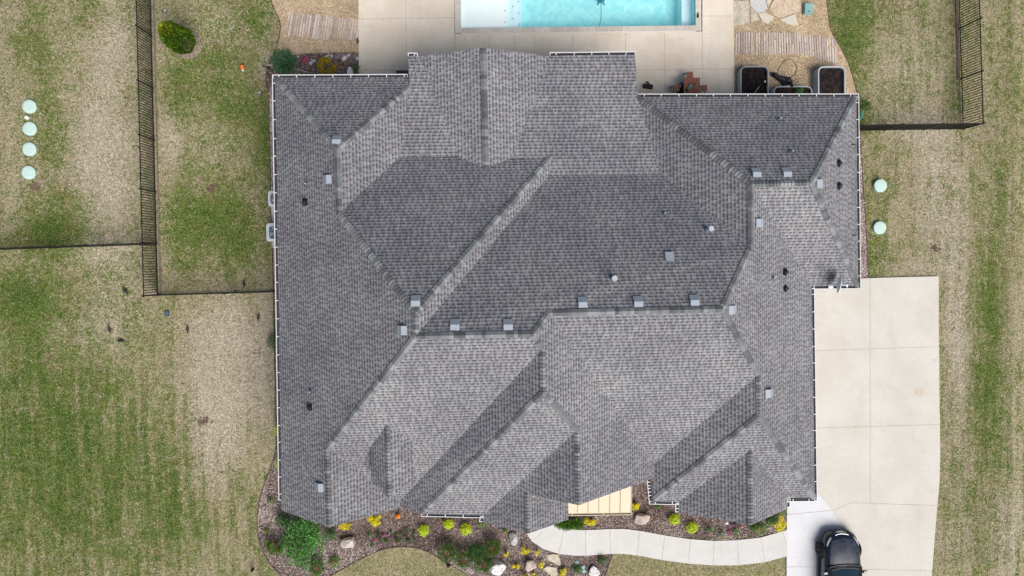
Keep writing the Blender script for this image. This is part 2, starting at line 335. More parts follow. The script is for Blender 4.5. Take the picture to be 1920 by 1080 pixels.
def blades(n):
    import numpy as np
    rg = np.random.default_rng(5)
    x0, x1, y0, y1 = -26.5, 26.5, -15.5, 15.5
    P = np.c_[rg.uniform(x0, x1, n), rg.uniform(y0, y1, n)]
    def pin(P, poly):
        r = np.zeros(len(P), bool); q = [U(*p) for p in poly]; k = len(q)
        for i in range(k):
            a, b = q[i], q[(i + 1) % k]
            c = (a.y > P[:, 1]) != (b.y > P[:, 1]); dy = (b.y - a.y) or 1e-9
            r ^= c & (P[:, 0] < (b.x - a.x) * (P[:, 1] - a.y) / dy + a.x)
        return r
    bad = pin(P, [(500, -200), (506, -20), (511, 8), (520, 28), (526, 45), (524, 70), (517, 97), (508, 112), (499, 130), (499, 150), (501, 168), (504, 182), (506, 240), (507, 300), (508, 370), (511, 470), (513, 560), (514.5, 650), (517, 760), (518, 835),
            (510, 870), (497, 905), (487, 940), (483, 975), (485, 1005), (494, 1035), (508, 1058), (530, 1082), (580, 1200), (600, 1092), (640, 1068), (690, 1041), (715, 1031), (740, 1026), (765, 1025), (795, 1031), (825, 1047), (850, 1062), (880, 1080), (940, 1200), (1100, 1200), (1135, 1082), (1147, 1041), (1170, 1039), (1200, 1043), (1241, 1051), (1291, 1058), (1337, 1061), (1386, 1061), (1436, 1055), (1474, 1044), (1472, 1300),
            (1735, 1300), (1749, 1075), (1759, 947), (1763, 900), (1764, 840), (1761, 620), (1761, 517), (1628, 520), (1624, 420), (1617, 330), (1612, 240), (1607, 178), (1600, 150), (1590, 118), (1573, 85), (1558, 58), (1552, 25), (1548, -200)])
    bad |= (P[:, 0] > px0 - 1) & (P[:, 0] < px1 + 1) & (P[:, 1] > 13.5)
    P = P[~bad]; n = len(P); g = np.full(n, .36); s_ = np.full(n, .25)
    for c, rx, ry, e, f in BLW: g += e * np.exp(-(((P[:, 0] - c.x) / rx) ** 2 + ((P[:, 1] - c.y) / ry) ** 2))
    ns = np.array([noise.noise((p[0] * 1.3, p[1] * 1.3, 3)) * 1.0 + noise.noise((p[0] * 4, p[1] * 4, 8)) * .9 for p in P])
    g = np.clip((g * 1.05 + ns * .65 + rg.normal(0, .16, n) - .30) / .5, 0, 1)
    isl = (P[:, 1] < -11) & (P[:, 0] > -8.5) & (P[:, 0] < 14); g[isl] = np.clip(g[isl], .25, .6)
    a = rg.uniform(0, 2 * np.pi, n); L = rg.uniform(.04, .12, n); W = rg.uniform(.009, .019, n); dx, dy = np.cos(a), np.sin(a); h = rg.uniform(.008, .032, n)
    V = np.zeros((n, 3, 3)); V[:, 0] = np.c_[P[:, 0] - dy * W, P[:, 1] + dx * W, np.full(n, -.01)]; V[:, 1] = np.c_[P[:, 0] + dy * W, P[:, 1] - dx * W, np.full(n, -.01)]; V[:, 2] = np.c_[P[:, 0] + dx * L, P[:, 1] + dy * L, h]
    me = bpy.data.meshes.new('grass_blades'); me.vertices.add(3 * n); me.loops.add(3 * n); me.polygons.add(n)
    me.vertices.foreach_set('co', V.reshape(-1)); me.loops.foreach_set('vertex_index', np.arange(3 * n, dtype=np.int32)); me.polygons.foreach_set('loop_start', np.arange(0, 3 * n, 3, dtype=np.int32))
    me.polygons.foreach_set('loop_total', np.full(n, 3, dtype=np.int32)) if bpy.app.version < (4, 0, 0) else None
    me.update(calc_edges=True); me.materials.append(blade_mat())
    t = me.attributes.new('tone', 'FLOAT', 'FACE'); t.data.foreach_set('value', g); t = me.attributes.new('shade', 'FLOAT', 'FACE'); t.data.foreach_set('value', rg.uniform(0, 1, n) ** 1.5)
    o = bpy.data.objects.new('grass', me); COL.objects.link(o); tag(o, kind='stuff')
blades(420000)
def sheet(name, pts, mat, z, th=.03, kind='structure', ms=None):
    b = MB(); b.prism([U(*p, z) for p in pts], z - th, z, 0, 0); o = b.build(name, mat); tag(o, kind=kind); return o
def joints(b, segs, z, wd=.022, mi=1):
    for a, c in segs:
        p, q = U(*a, z), U(*c, z); d = (q - p).normalized(); n = Vector((-d.y, d.x, 0)) * wd / 2
        b.face([p - n, q - n, q + n, p + n], mi)
# beds
LEFT_BED = [(530, 90), (524, 92), (517, 97), (508, 112), (501, 128), (499, 150), (501, 168), (504, 182), (506, 240), (507, 300), (508, 370), (511, 470), (513, 560), (514.5, 650), (517, 760), (518, 835),
            (510, 870), (497, 905), (487, 940), (483, 975), (485, 1005), (494, 1035), (508, 1058), (530, 1082), (560, 1120)]
ISL_EDGE = [(560, 1140), (600, 1092), (640, 1068), (690, 1041), (715, 1031), (740, 1026), (765, 1025), (795, 1031), (825, 1047), (850, 1062), (880, 1080), (920, 1110)]
sheet('planting_bed', LEFT_BED[:-1] + [(560, 1140)] + ISL_EDGE[1:] + [(1110, 1110), (1135, 1080), (1148, 1040), (1250, 1010), (1478, 1000), (1478, 900), (1230, 800), (900, 700), (640, 700), (600, 500), (600, 160), (700, 160), (676, 100), (600, 96)], MULCH, .014)
RB = [(1590, 200), (1607, 205), (1612, 240), (1617, 330), (1623, 420), (1627.5, 521), (1590, 521)]
sheet('rock_strip', RB, ROCKS, .016)
sheet('rock_border', [(508, 165), (504, 182), (506, 240), (507, 300), (509, 370), (512, 470), (514, 560), (560, 560), (560, 165)], ROCKS, .022)
GL = [(500, -80), (506, -20), (511, 8), (520, 28), (526, 45), (524, 70), (517, 97), (545, 103), (580, 100), (620, 99), (650, 97), (680, 96), (680, -80)]
sheet('gravel_left', GL, GRAVEL, .026)
GR = [(1370, -80), (1370, 200), (1611, 200), (1607, 178), (1600, 150), (1590, 118), (1573, 85), (1558, 58), (1552, 25), (1548, -20), (1545, -80)]
sheet('gravel_right', GR, GRAVEL, .024)
def edging(name, pts, label, h=.05, wd=.03, m=EDGE):
    b = MB(); P = [U(*p, 0) for p in pts]
    # smooth line
    Q = []
    for i in range(len(P) - 1):
        p0, p1, p2, p3 = P[max(i - 1, 0)], P[i], P[i + 1], P[min(i + 2, len(P) - 1)]
        for k in range(4):
            t = k / 4; Q.append(.5 * ((2 * p1) + (p2 - p0) * t + (2 * p0 - 5 * p1 + 4 * p2 - p3) * t * t + (3 * p1 - p0 - 3 * p2 + p3) * t ** 3))
    Q.append(P[-1])
    for a, c in zip(Q, Q[1:]): b.bar(a + Vector((0, 0, h / 2)), c + Vector((0, 0, h / 2)), wd, h)
    return tag(b.build(name, m), label, 'garden edging')
edging('bed_edging', LEFT_BED[1:], 'long brown steel edging curving along the left side of the mulch bed')
edging('bed_edging', ISL_EDGE[1:], 'dark edging curve around the small front lawn below the yellow shrubs')
edging('bed_edging', [(1148, 1041), (1141, 1060), (1133, 1082), (1120, 1110)], 'short edging between mulch and lawn under the walkway')
edging('bed_edging', RB[1:6], 'thin edging beside the pinkish rock strip at the right wall')
edging('bed_edging', GR[3:][:7], 'edging between tan gravel and green lawn right of the planters')
edging('bed_edging', [(505, -20), (511, 8), (520, 28), (526, 45), (524, 70), (517, 97)], 'curved edging at the left rim of the upper left gravel')
edging('bed_edging', [(1792, -30), (1795, 60), (1797, 150)], 'brown strip at the foot of the right lawn fence', .04, .12, plain('brown_edge', (.16, .11, .09), .9, var=.3))
# patio
def patio():
    z = .05; b = MB()
    q = lambda *p: b.prism([U(*k, z) for k in p], -.05, z, 0, 0)
    q((671, -200), (673, 200), (853, 200), (851, -200)); q((853, 63), (853, 200), (1317, 200), (1317, 59)); q((1317, -200), (1317, 200), (1377, 200), (1374, -200))
    joints(b, [((761, -60), (761.5, 96)), ((671, 36), (852, 33)), ((853, 64), (853, 97)), ((918, 66), (918, 90)), ((964, 64), (964, 100)), ((1002, 64), (1002, 100)), ((1073, 64), (1073, 110)),
               ((1173, 62), (1173, 110)), ((1246, 62), (1246.5, 190)), ((1317, 62), (1317, 190)), ((1190, 131), (1377, 129)), ((671, 131.5), (770, 131.5)), ((1317, -60), (1317, 62)), ((1317, 30), (1376, 30))], z + .004)
    for c in ((918, 84.7), (1246.5, 130.5)):
        p = U(*c, z); b.disc(p, .055, z, z + .008, 14, 1)
    o = b.build('patio', [CONC_PATIO, plain('patio_joint', (.46, .42, .35), .9, var=.3)]); tag(o, kind='structure')
    # skimmer lids
    for i, c in enumerate(((972.5, 73), (990, 73))):
        p = U(*c, z); s = MB(); s.disc(p, .16, z, z + .006, 24, 0); s.disc(p, .125, z, z + .011, 24, 1)
        tag(s.build('skimmer_lid', [GROUT, CONC_PATIO]), ('left', 'right')[i] + ' of two round skimmer lids in the patio below the pool', 'pool lid', 'round lids in the patio')
patio()
def pool():
    zt = .07; P = POOL; W = Vector; b = MB()
    def row(a, c, n, dp, seed):
        random.seed(seed); a = W(a); c = W(c); d = c - a; nrm = W((-d.y, d.x, 0)).normalized() * dp
        for i in range(n):
            p = a + d * (i / n); q = a + d * ((i + 1) / n) - d.normalized() * .035
            b.prism([p, q, q + nrm, p + nrm], -.06, zt, 0, 0, tone=random.random())
        p, q = a, c; b.prism([p, q, q + nrm * 1.18, p + nrm * 1.18], -.06, zt - .012, 1, 1)
    A, B, C_, D = [p.copy() for p in P]
    row(B, A, 16, .235, 3); row(A + W((0, -.23, 0)), D, 9, .235, 5); row(C_, B + W((0, -.23, 0)), 9, .235, 6)
    root = empty('swimming_pool', (P[0] + P[2]) / 2, 'rectangular swimming pool with aqua water, pale tanning ledge and stone coping', 'pool'); inv = root.location.copy()
    o = b.build('coping', [COPING, GROUT], root); o.location = -inv
    aq = NT('aqua_plaster'); n = aq.noise(aq.pos(), 2.2, 4, .6, 1.0); n2 = aq.noise(aq.pos(), .6, 3)
    aq.color(aq.mix(aq.ramp(n, .3, .7), (.36, .78, .82), (.52, .90, .91))); aq.rough(.8)
    lg = plain('ledge_plaster', (.93, .95, .95), .8, var=.02); st = plain('step_plaster', (.74, .87, .92), .8, var=.03)
    zs = -.10
    def xl(px, y):  # x of photo column on the water
        return px
    def slab(x0, x1, z, mi, bb, top=None):
        q = [(x0, 53.5), (x1, 53.5 - (x1 - x0) * .011), (x1 - 1, -165), (x0 - 1, -165)]
        bb.prism([U(*k, zs) for k in q], -1.7, z, mi)
    f = MB()
    slab(864.5, 952.5, -.26, 1, f); slab(952.5, 965.5, -.42, 2, f); slab(965.5, 978.5, -.60, 2, f); slab(978.5, 1283, -1.35, 0, f); slab(1283, 1303.5, -.50, 2, f)
    for a, c in ((A, B), (B, C_), (C_, D), (D, A)):
        d = (c - a); nn = W((d.y, -d.x, 0)).normalized() * .15
        f.prism([a, c, c + nn, a + nn], -1.7, -.01, 0)
    o = f.build('basin', [aq.mat, lg, st], root); o.location = -inv
    wm = NT('pool_water'); wm.mat.blend_method = 'BLEND' if hasattr(wm.mat, 'blend_method') else None
    tr = wm.n.new('ShaderNodeBsdfTransparent'); tr.inputs[0].default_value = (.93, .985, .99, 1); gl = wm.n.new('ShaderNodeBsdfGlossy'); gl.inputs['Roughness'].default_value = .06
    fr = wm.n.new('ShaderNodeFresnel'); fr.inputs[0].default_value = 1.33; bu = wm.N('ShaderNodeBump', Height=wm.noise(wm.pos(), 3.0, 3), Strength=.25, Distance=.03)
    wm.t.links.new(bu, gl.inputs['Normal']); mx = wm.n.new('ShaderNodeMixShader'); wm.t.links.new(fr.outputs[0], mx.inputs[0]); wm.t.links.new(tr.outputs[0], mx.inputs[1]); wm.t.links.new(gl.outputs[0], mx.inputs[2])
    wm.t.links.new(mx.outputs[0], wm.n['Material Output'].inputs[0])
    wb = MB(); wb.face([(p.x, p.y, zs) for p in (A, B, C_, D)]); o = wb.build('pool_water', wm.mat, root); o.location = -inv
    for c in ((947, 20), (947, 41.5), (961.5, 12), (961.5, 35), (972, 3), (972.5, 25), (974, 45.5)):
        z = -.26 if c[0] < 952 else (-.42 if c[0] < 965 else -.6)
        s = MB(); s.disc(U(*c, z), .032, z, z + .012, 12); o = s.build('ledge_jet', plain('jet_grey', (.25, .30, .32)), root); o.location = -inv
    # cleaner and hose
    c = U(1127, -2, -1.30); k = empty('pool_cleaner', (c.x, c.y, -1.34), 'blue robotic pool cleaner on the pool floor with floating hose', 'pool cleaner')
    bl = plain('cleaner_blue', (.05, .22, .34), .4); s = MB(); s.disc((0, 0), .2, .02, .12, 18, 0, .08); s.build('cleaner_body', bl, k)
    for a in (.4, 1.3, 2.2, 3.3, 4.2, 5.2):
        s = MB(); s.tube([(cos(a) * .15, sin(a) * .15, .08), (cos(a) * .36, sin(a) * .36, .06)], [.035, .02], 6); s.build('brush_arm', bl, k)
    h = MB(); pts = [U(x, y, zz) for x, y, zz in ((1127, 0, -1.15), (1126.8, 12, -.5), (1127.3, 20, -.09), (1127, 34, -.085), (1125, 43, -.085), (1123.6, 51, -.06))]
    h.tube([p - k.location for p in pts], .016, 6); h.build('hose', plain('hose_blue', (.06, .16, .22), .5), k)
pool()
# walkway and driveway
WU = [(1030, 960), (1040, 985), (1060, 991), (1089, 994), (1115, 993.5), (1143, 992), (1172, 992), (1200, 995.5), (1246.7, 1004), (1293, 1011), (1338, 1014.4), (1382, 1013), (1426.7, 1008), (1476, 994)]
WL = [(960, 970), (990, 1004.4), (998, 1015.6), (1018, 1029), (1049, 1039), (1073, 1041.5), (1098, 1042), (1144, 1038.5), (1170, 1038.5), (1200, 1042), (1241, 1050), (1291, 1056.7), (1336.7, 1060), (1385.6, 1060), (1435.6, 1054), (1476, 1043)]
def walk():
    z = .055; b = MB(); b.prism([U(*p, z) for p in WU + WL[::-1]], -.03, z, 0, 0)
    joints(b, [((1017, 998), (1001, 1012)), ((1057, 993), (1048, 1039)), ((1098, 994), (1098, 1041)), ((1144, 992.5), (1144.5, 1038)), ((1199, 996), (1195.6, 1041)), ((1246.7, 1004), (1241, 1049.5)),
               ((1294.7, 1011), (1290.5, 1056)), ((1339, 1014), (1337, 1059.5)), ((1382.5, 1013.5), (1385.6, 1059.5)), ((1426.5, 1008), (1435, 1053.5)), ((1467, 998), (1475.5, 1022))], z + .004)
    tag(b.build('walkway', [CONC_WALK, JOINT]), kind='structure')
walk()
def drive():
    z = .06; b = MB()
    new = [(1476, 900), (1531, 900), (1532, 925), (1548, 942), (1562, 960), (1570, 975), (1577, 990), (1586, 1015), (1596, 1060), (1604, 1130), (1620, 1300), (1474, 1300)]
    old = [(1500, 522.7), (1610, 522.7), (1627.5, 521.5), (1760, 518), (1760.5, 620), (1761.5, 740), (1763, 840), (1762, 900), (1757.5, 947.5), (1752.5, 1010), (1747.5, 1075), (1728, 1300)]
    b.prism([U(*p, z) for p in old + new[::-1][1:]], -.03, z, 0, 0)
    b.prism([U(*p, z) for p in new], -.03, z - .002, 2, 2)
    joints(b, [((1631.5, 521.5), (1632, 944)), ((1530, 657.5), (1761, 650)), ((1532, 802.5), (1762.5, 796)), ((1564, 957), (1580, 950)), ((1580, 950), (1596, 942.5)), ((1596, 942.5), (1632, 944)), ((1632, 944), (1758, 948)),
               ((1610, 1067), (1748, 1070.5))], z + .004, .02)
    joints(b, [((1474, 1063), (1592, 1063)), ((1477, 965), (1562, 957)), ], z + .003, .018)
    st = U(1723, 735, z)
    tag(b.build('driveway', [CONC_OLD, JOINT, CONC_NEW]), kind='structure')
    s = MB(); c = U(1723, 735, z + .003); ring = [c + Vector((cos(t) * .26 * (1 + .25 * noise.noise((cos(t) * 2, sin(t) * 2, 3))), sin(t) * .2 * (1 + .4 * noise.noise((cos(t) * 2, sin(t) * 2, 7))), 0)) for t in [2 * pi * k / 26 for k in range(26)]]
    s.face(ring); m = NT('tan_stain'); n = m.noise(m.pos(), 9, 4); m.color(m.mix(m.ramp(n, .4, .6), (.50, .42, .30), (.53, .49, .43))); o = s.build('stain', m.mat); tag(o, kind='structure')
drive()
def steppers(pts_top, pts_bot, n, name, label, z=.05, seed=1):
    random.seed(seed); b = MB()
    for i in range(n):
        if random.random() < .04: continue
        t = (i + .12) / n; t2 = (i + random.uniform(.62, .95)) / n
        def L(P, t):
            ds = [math.hypot(P[i + 1][0] - P[i][0], P[i + 1][1] - P[i][1]) for i in range(len(P) - 1)]; w_ = t * sum(ds)
            for j, q in enumerate(ds):
                if w_ <= q or j == len(ds) - 1: f = w_ / q; return (P[j][0] + (P[j + 1][0] - P[j][0]) * f, P[j][1] + (P[j + 1][1] - P[j][1]) * f)
                w_ -= q
        cuts = [0, 1] if random.random() < .35 else [0, random.uniform(.3, .7), 1]
        for a, c in zip(cuts, cuts[1:]):
            e0 = a + (.02 if a else random.uniform(-.05, .06)); e1 = c - (.03 if c < 1 else random.uniform(-.05, .06))
            A, B = L(pts_top, t), L(pts_bot, t); C_, D = L(pts_top, t2), L(pts_bot, t2)
            q = [(A[0] + (B[0] - A[0]) * e0, A[1] + (B[1] - A[1]) * e0), (A[0] + (B[0] - A[0]) * e1, A[1] + (B[1] - A[1]) * e1), (C_[0] + (D[0] - C_[0]) * e1, C_[1] + (D[1] - C_[1]) * e1), (C_[0] + (D[0] - C_[0]) * e0, C_[1] + (D[1] - C_[1]) * e0)]
            b.prism([U(*k, z) for k in q], .01, z + random.uniform(-.006, .006), 0, 0, tone=min(1, max(0, random.gauss(.62, .33))))
    tag(b.build(name, BARS), label, 'stone path')
steppers([(541, 24), (600, 29), (676, 36)], [(534, 67), (600, 72), (670, 78)], 27, 'stepping_strip_path', 'path of thin stone strips set in gravel left of the patio', seed=4)
steppers([(1379, 61), (1440, 62), (1500, 62), (1525, 68), (1568, 72)], [(1378, 101), (1440, 101), (1505, 102), (1540, 112), (1570, 120)], 40, 'stepping_strip_path', 'path of thin stone strips across the gravel above the planters', seed=9)
FS = [([(1376, 2), (1404, 2), (1404, 40), (1390, 47), (1376, 48)], FLAG, 'large square beige flagstone at the patio edge'), ([(1406, -2), (1434, -4), (1439, 15), (1431, 22), (1419, 24), (1407, 10)], plain('pale_flag', (.50, .51, .50), .9, var=.08), 'pale grey rounded flagstone near the top edge'),
      ([(1407, 13), (1419, 26), (1424, 37), (1408, 41)], FLAG, 'narrow beige flagstone between the square and the pointed one'), ([(1422, 26), (1434, 23), (1452, 32), (1440, 45), (1430, 41)], plain('cream_flag', (.55, .51, .42), .9, var=.07), 'cream fan shaped flagstone beside the big orange one'),
      ([(1442, 16), (1453, -4), (1500, -6), (1503, 20), (1489, 25), (1463, 33), (1455, 31)], FLAGP, 'biggest flagstone, peach with rusty streaks'), ([(1462, 37), (1491, 26), (1497, 48), (1480, 46)], plain('wedge_flag', (.53, .51, .42), .9, var=.07), 'triangular cream flagstone above the strip path'),
      ([(1437, -8), (1450, -8), (1442, 11), (1438, 8)], FLAG, 'small triangular flagstone at the top edge')]
for pts, m, lab in FS:
    b = MB(); b.prism([U(*p, .05) for p in pts], .01, .055); tag(b.build('flagstone', m), lab, 'flagstone', 'flagstones in the right gravel')
# scattered chips and pebbles that lie on the beds
def inside(p, poly):
    r = False; n = len(poly)
    for i in range(n):
        a, b = poly[i], poly[(i + 1) % n]
        if (a[1] > p[1]) != (b[1] > p[1]) and p[0] < (b[0] - a[0]) * (p[1] - a[1]) / (b[1] - a[1]) + a[0]: r = not r
    return r
MPATCH = [(735, 1003, 75, 26, -.55), (810, 1015, 40, 18, -.3), (500, 960, 30, 40, .25), (640, 1035, 40, 22, .4), (610, 1030, 20, 30, .35), (880, 1000, 50, 15, .15), (1220, 930, 22, 40, -.6), (1390, 1000, 60, 16, .15), (850, 975, 70, 10, -.35), (1310, 975, 60, 12, -.15), (900, 1070, 40, 12, .35)]
def scatter(name, polys, n, mat, size, z, seed, asp=2.2, excl=()):
    random.seed(seed); b = MB(); cnt = 0; tries = 0
    xs = [p[0] for q in polys for p in q]; ys = [p[1] for q in polys for p in q]
    while cnt < n and tries < n * 30:
        tries += 1; p = (random.uniform(min(xs), max(xs)), random.uniform(min(ys), max(ys)))
        if not any(inside(p, q) for q in polys) or any(inside(p, q) for q in excl): continue
        cnt += 1; c = U(*p, z); s = size * random.uniform(.5, 1.5); M = Matrix.Rotation(random.uniform(0, 6.28), 3, 'Z') @ Matrix.Rotation(random.gauss(0, .35), 3, 'X') @ Matrix.Rotation(random.gauss(0, .35), 3, 'Y')
        patch = .5 + .5 * noise.noise((c.x * .8, c.y * .8, 0)) * 1.6; t = max(0, min(1, random.gauss(.02 + .85 * patch, .27) + sum(q[4] * math.exp(-((p[0] - q[0]) / q[2]) ** 2 - ((p[1] - q[1]) / q[3]) ** 2) for q in MPATCH)))
        ln, wd = s * asp / 2, s / 2; k = [(-ln, -wd * .6), (ln * .8, -wd), (ln, wd * .7), (-ln * .7, wd)]
        T = [c + M @ Vector((x, y, .012)) for x, y in k]; b.face(T, 0, t)
        for i in range(4): b.face([T[i], c + M @ Vector((k[i][0], k[i][1], -.006)), c + M @ Vector((k[(i + 1) % 4][0], k[(i + 1) % 4][1], -.006)), T[(i + 1) % 4]][::-1], 0, t * .8)
    o = b.build(name, mat); tag(o, kind='stuff'); return o
FB = [(483, 975), (485, 1005), (494, 1035), (508, 1058), (530, 1084), (580, 1084), (610, 1084), (640, 1068), (690, 1041), (715, 1031), (740, 1026), (765, 1025), (795, 1031), (825, 1047), (850, 1062), (884, 1084), (1132, 1084), (1147, 1042), (1098, 1043), (1049, 1040), (1018, 1030), (998, 1017), (985, 1000), (985, 960), (520, 930), (519, 835), (510, 870), (497, 905), (487, 940)]
FB2 = [(1060, 960), (1187, 960), (1190, 900), (1216, 895), (1216, 940), (1476, 940), (1476, 993), (1427, 1007), (1382, 1012), (1338, 1013), (1293, 1010), (1247, 1003), (1200, 994.5), (1172, 991), (1143, 991), (1089, 993), (1062, 990)]
FB3 = [(504, 135), (530, 98), (672, 102), (672, 145), (512, 145)]
scatter('bark_mulch', [FB, FB2], 15000, CHIP, .034, .022, 11)
scatter('bark_mulch', [FB3, [(518, 560), (530, 560), (530, 840), (518, 835)]], 1500, CHIP, .03, .024, 12)
scatter('gravel_stones', [GL, GR], 7000, PEBBLE, .032, .03, 13, 1.3)
RK = toned('rock_chips', (.22, .14, .13), (.68, .60, .58), .8, .15, 30)
scatter('rock_chips', [RB, [(502, 160), (506, 240), (509, 300), (510, 370), (513, 470), (515, 560), (530, 560), (516, 150)]], 2200, RK, .05, .03, 14, 1.4)
# ------------------------------------------------------------------ house
HV = {'A': (-8.166, 7.808, 3.739), 'B': (-5.245, 4.426, 5.962), 'C': (-5.236, 1.977, 5.959), 'D1': (-2.199, -1.743, 8.31), 'D2': (-2.206, -2.55, 8.311), 'E': (-6.105, -7.29, 5.281), 'GP1': (-6.11, -10.409, 5.289), 'F': (-8.389, -10.351, 3.593), 'Ax': (-2.7, 7.808, 3.746), 'X1': (-2.605, 7.227, 4.08), 'X2': (-3.075, 4.318, 4.438), 'X3': (-0.635, 4.334, 4.431), 'X4': (0.446, 3.789, 4.805), 'X5': (1.54, 4.277, 4.452), 'X6': (3.133, 4.284, 4.462), 'X9': (3.005, 3.501, 4.568), 'X8': (7.674, 3.496, 4.579), 'Q1': (-2.636, 8.63, 3.846), 'Qv1': (-2.149, 8.611, 3.854), 'GPN': (0.439, 8.601, 4.807), 'Qv2': (3.199, 8.593, 3.856), 'Q2': (6.8, 8.647, 3.846), 'Q3': (6.841, 6.791, 4.041), 'G3': (10.596, 0.366, 6.563), 'H1': (9.01, -1.865, 7.844), 'R1': (2.582, -1.872, 7.846), 'R0': (1.985, -2.573, 8.31), 'G1': (10.642, 2.821, 6.575), 'N3b': (16.3, 6.828, 3.969), 'G2': (13.031, 2.862, 6.576), 'SE3': (16.461, -1.388, 3.832), 'VS': (14.414, -1.356, 3.844), 'J1': (10.985, -4.592, 6.327), 'J2': (11.007, -6.228, 6.333), 'E1c': (14.561, -10.6, 3.751), 'V2': (7.381, -8.704, 3.963), 'Mr': (7.385, -9.322, 3.955), 'Pk': (3.7, -9.325, 6.909), 'R2': (2.317, -3.136, 8.003), 'R3': (2.31, -4.756, 8.011), 'R4': (3.686, -6.441, 6.906), 'V1': (-3.448, -10.108, 3.332), 'V1b': (-3.452, -10.435, 3.32), 'P5l': (-2.444, -10.598, 4.081), 'V3': (0.049, -10.727, 3.963), 'SG': (1.838, -9.337, 5.406), 'SGp': (1.829, -10.958, 5.406), 'SGl': (0.005, -10.963, 3.931), 'EEr': (3.667, -10.956, 4.03), 'P6l': (7.201, -10.44, 3.844), 'V6': (8.457, -10.532, 3.786), 'G6a': (10.999, -7.853, 5.402), 'G6p': (10.999, -10.95, 5.405), 'G6r': (13.261, -10.936, 3.805), 'V7': (13.236, -10.457, 3.832), 'G6l': (8.464, -10.917, 3.775)}
HV = {k: Vector(v) for k, v in HV.items()}
HV['P5l'].z = 3.86; HV['P5l'].x = -2.55
HV['W6n'] = Vector((7.201, -8.6, 3.85)); HV['EEn'] = Vector((3.667, -8.7, 4.03)); HV['SGn'] = Vector((1.85, -8.7, 5.38)); HV['SEc'] = Vector((14.414, -1.356, 3.844))
for _k, _x, _y in (('A', 1, -1), ('Ax', 0, -1), ('N3b', -1, -1), ('SE3', -1, 1), ('VS', -1, 1), ('E1c', -1, 1), ('V7', 0, 1), ('V6', 0, 1), ('P6l', 1, 1), ('P5l', 0, 1), ('V3', 0, 1), ('W6n', 1, 0), ('Q1', 0, -.6), ('Qv1', 0, -.6), ('Q2', 0, -.6), ('Qv2', 0, -.6)):
    HV[_k] += Vector((_x * .085, _y * .085, .058 if _k[0] != 'Q' else .01))
def _plane(names):
    P = [HV[n] for n in names.split()]; n = Vector((0, 0, 0))
    for i in range(len(P)):
        a, b = P[i], P[(i + 1) % len(P)]; n += Vector(((a.y - b.y) * (a.z + b.z), (a.z - b.z) * (a.x + b.x), (a.x - b.x) * (a.y + b.y)))
    return n.normalized(), sum(P, Vector()) / len(P)
_n, _c = _plane('A B C D1 D2 E')
for _k, _px in (('F', (528, 957)), ('GP1', (617, 989))):
    _o = Vector((0, 0, CH)); _d = U(*_px) - _o; HV[_k] = _o + _d * (_n.dot(_c - _o) / _n.dot(_d))
# faces: direction the slope falls to, vertices
HF = [('W', 'A B C D1 D2 E GP1 F'), ('N', 'A Ax X1 B'), ('E', 'B X1 X2 C'), ('N', 'C X2 X3 X4 X5 X6 D1'), ('N', 'Q1 Qv1 X3 X2 X1'), ('N', 'Qv2 Q2 Q3 X8 X9 X6 X5'),
      ('W', 'GPN Qv1 X3 X4'), ('E', 'GPN Qv2 X5 X4'), ('E', 'D1 D2 X9 X6'), ('N', 'D2 X9 X8 G3 H1 R1 R0'), ('W', 'Q3 X8 G3 G1'), ('N', 'Q3 N3b G2 G1'), ('E', 'N3b G2 SE3'),
      ('S', 'G1 G2 SE3 VS'), ('E', 'G1 G3 H1 J1 J2 E1c VS'), ('S', 'R1 H1 J1 V2'), ('E', 'R0 R1 V2 Mr Pk R4 R3 R2'), ('S', 'D2 R0 R2 V1 E'), ('W', 'R2 R3 P5l V1b V1'), ('S', 'R3 R4 V3 P5l'),
      ('W', 'R4 Pk SG SGp SGl V3'), ('E', 'SGn SGp EEr EEn'), ('W', 'J1 J2 P6l W6n V2'), ('S', 'J2 E1c V7 G6a V6 P6l'), ('W', 'G6a G6p G6l V6'), ('E', 'G6a G6p G6r V7'), ('E', 'E GP1 V1b V1')]
house = empty('house', (4, -1, 0), 'large one storey house with complex grey shingle hip and gable roof', 'house'); HO = house.location.copy()
def part(b, name, mats, parent=house, **k):
    o = b.build(name, mats, parent, **k)
    if parent is house: o.location = -HO
    return o
def fit_normal(P):
    n = Vector((0, 0, 0))
    for i in range(len(P)):
        a, b = P[i], P[(i + 1) % len(P)]; n += Vector(((a.y - b.y) * (a.z + b.z), (a.z - b.z) * (a.x + b.x), (a.x - b.x) * (a.y + b.y)))
    n.normalize(); return n if n.z > 0 else -n
def tris(P):
    """triangulate a polygon (by its plan) keeping upward winding"""
    r = []
    for t in geometry.tessellate_polygon([[Vector((p.x, p.y, 0)) for p in P]]):
        a, b, c = t
        if (P[b] - P[a]).cross(P[c] - P[a]).z < 0: b, c = c, b
        r.append((a, b, c))
    return r
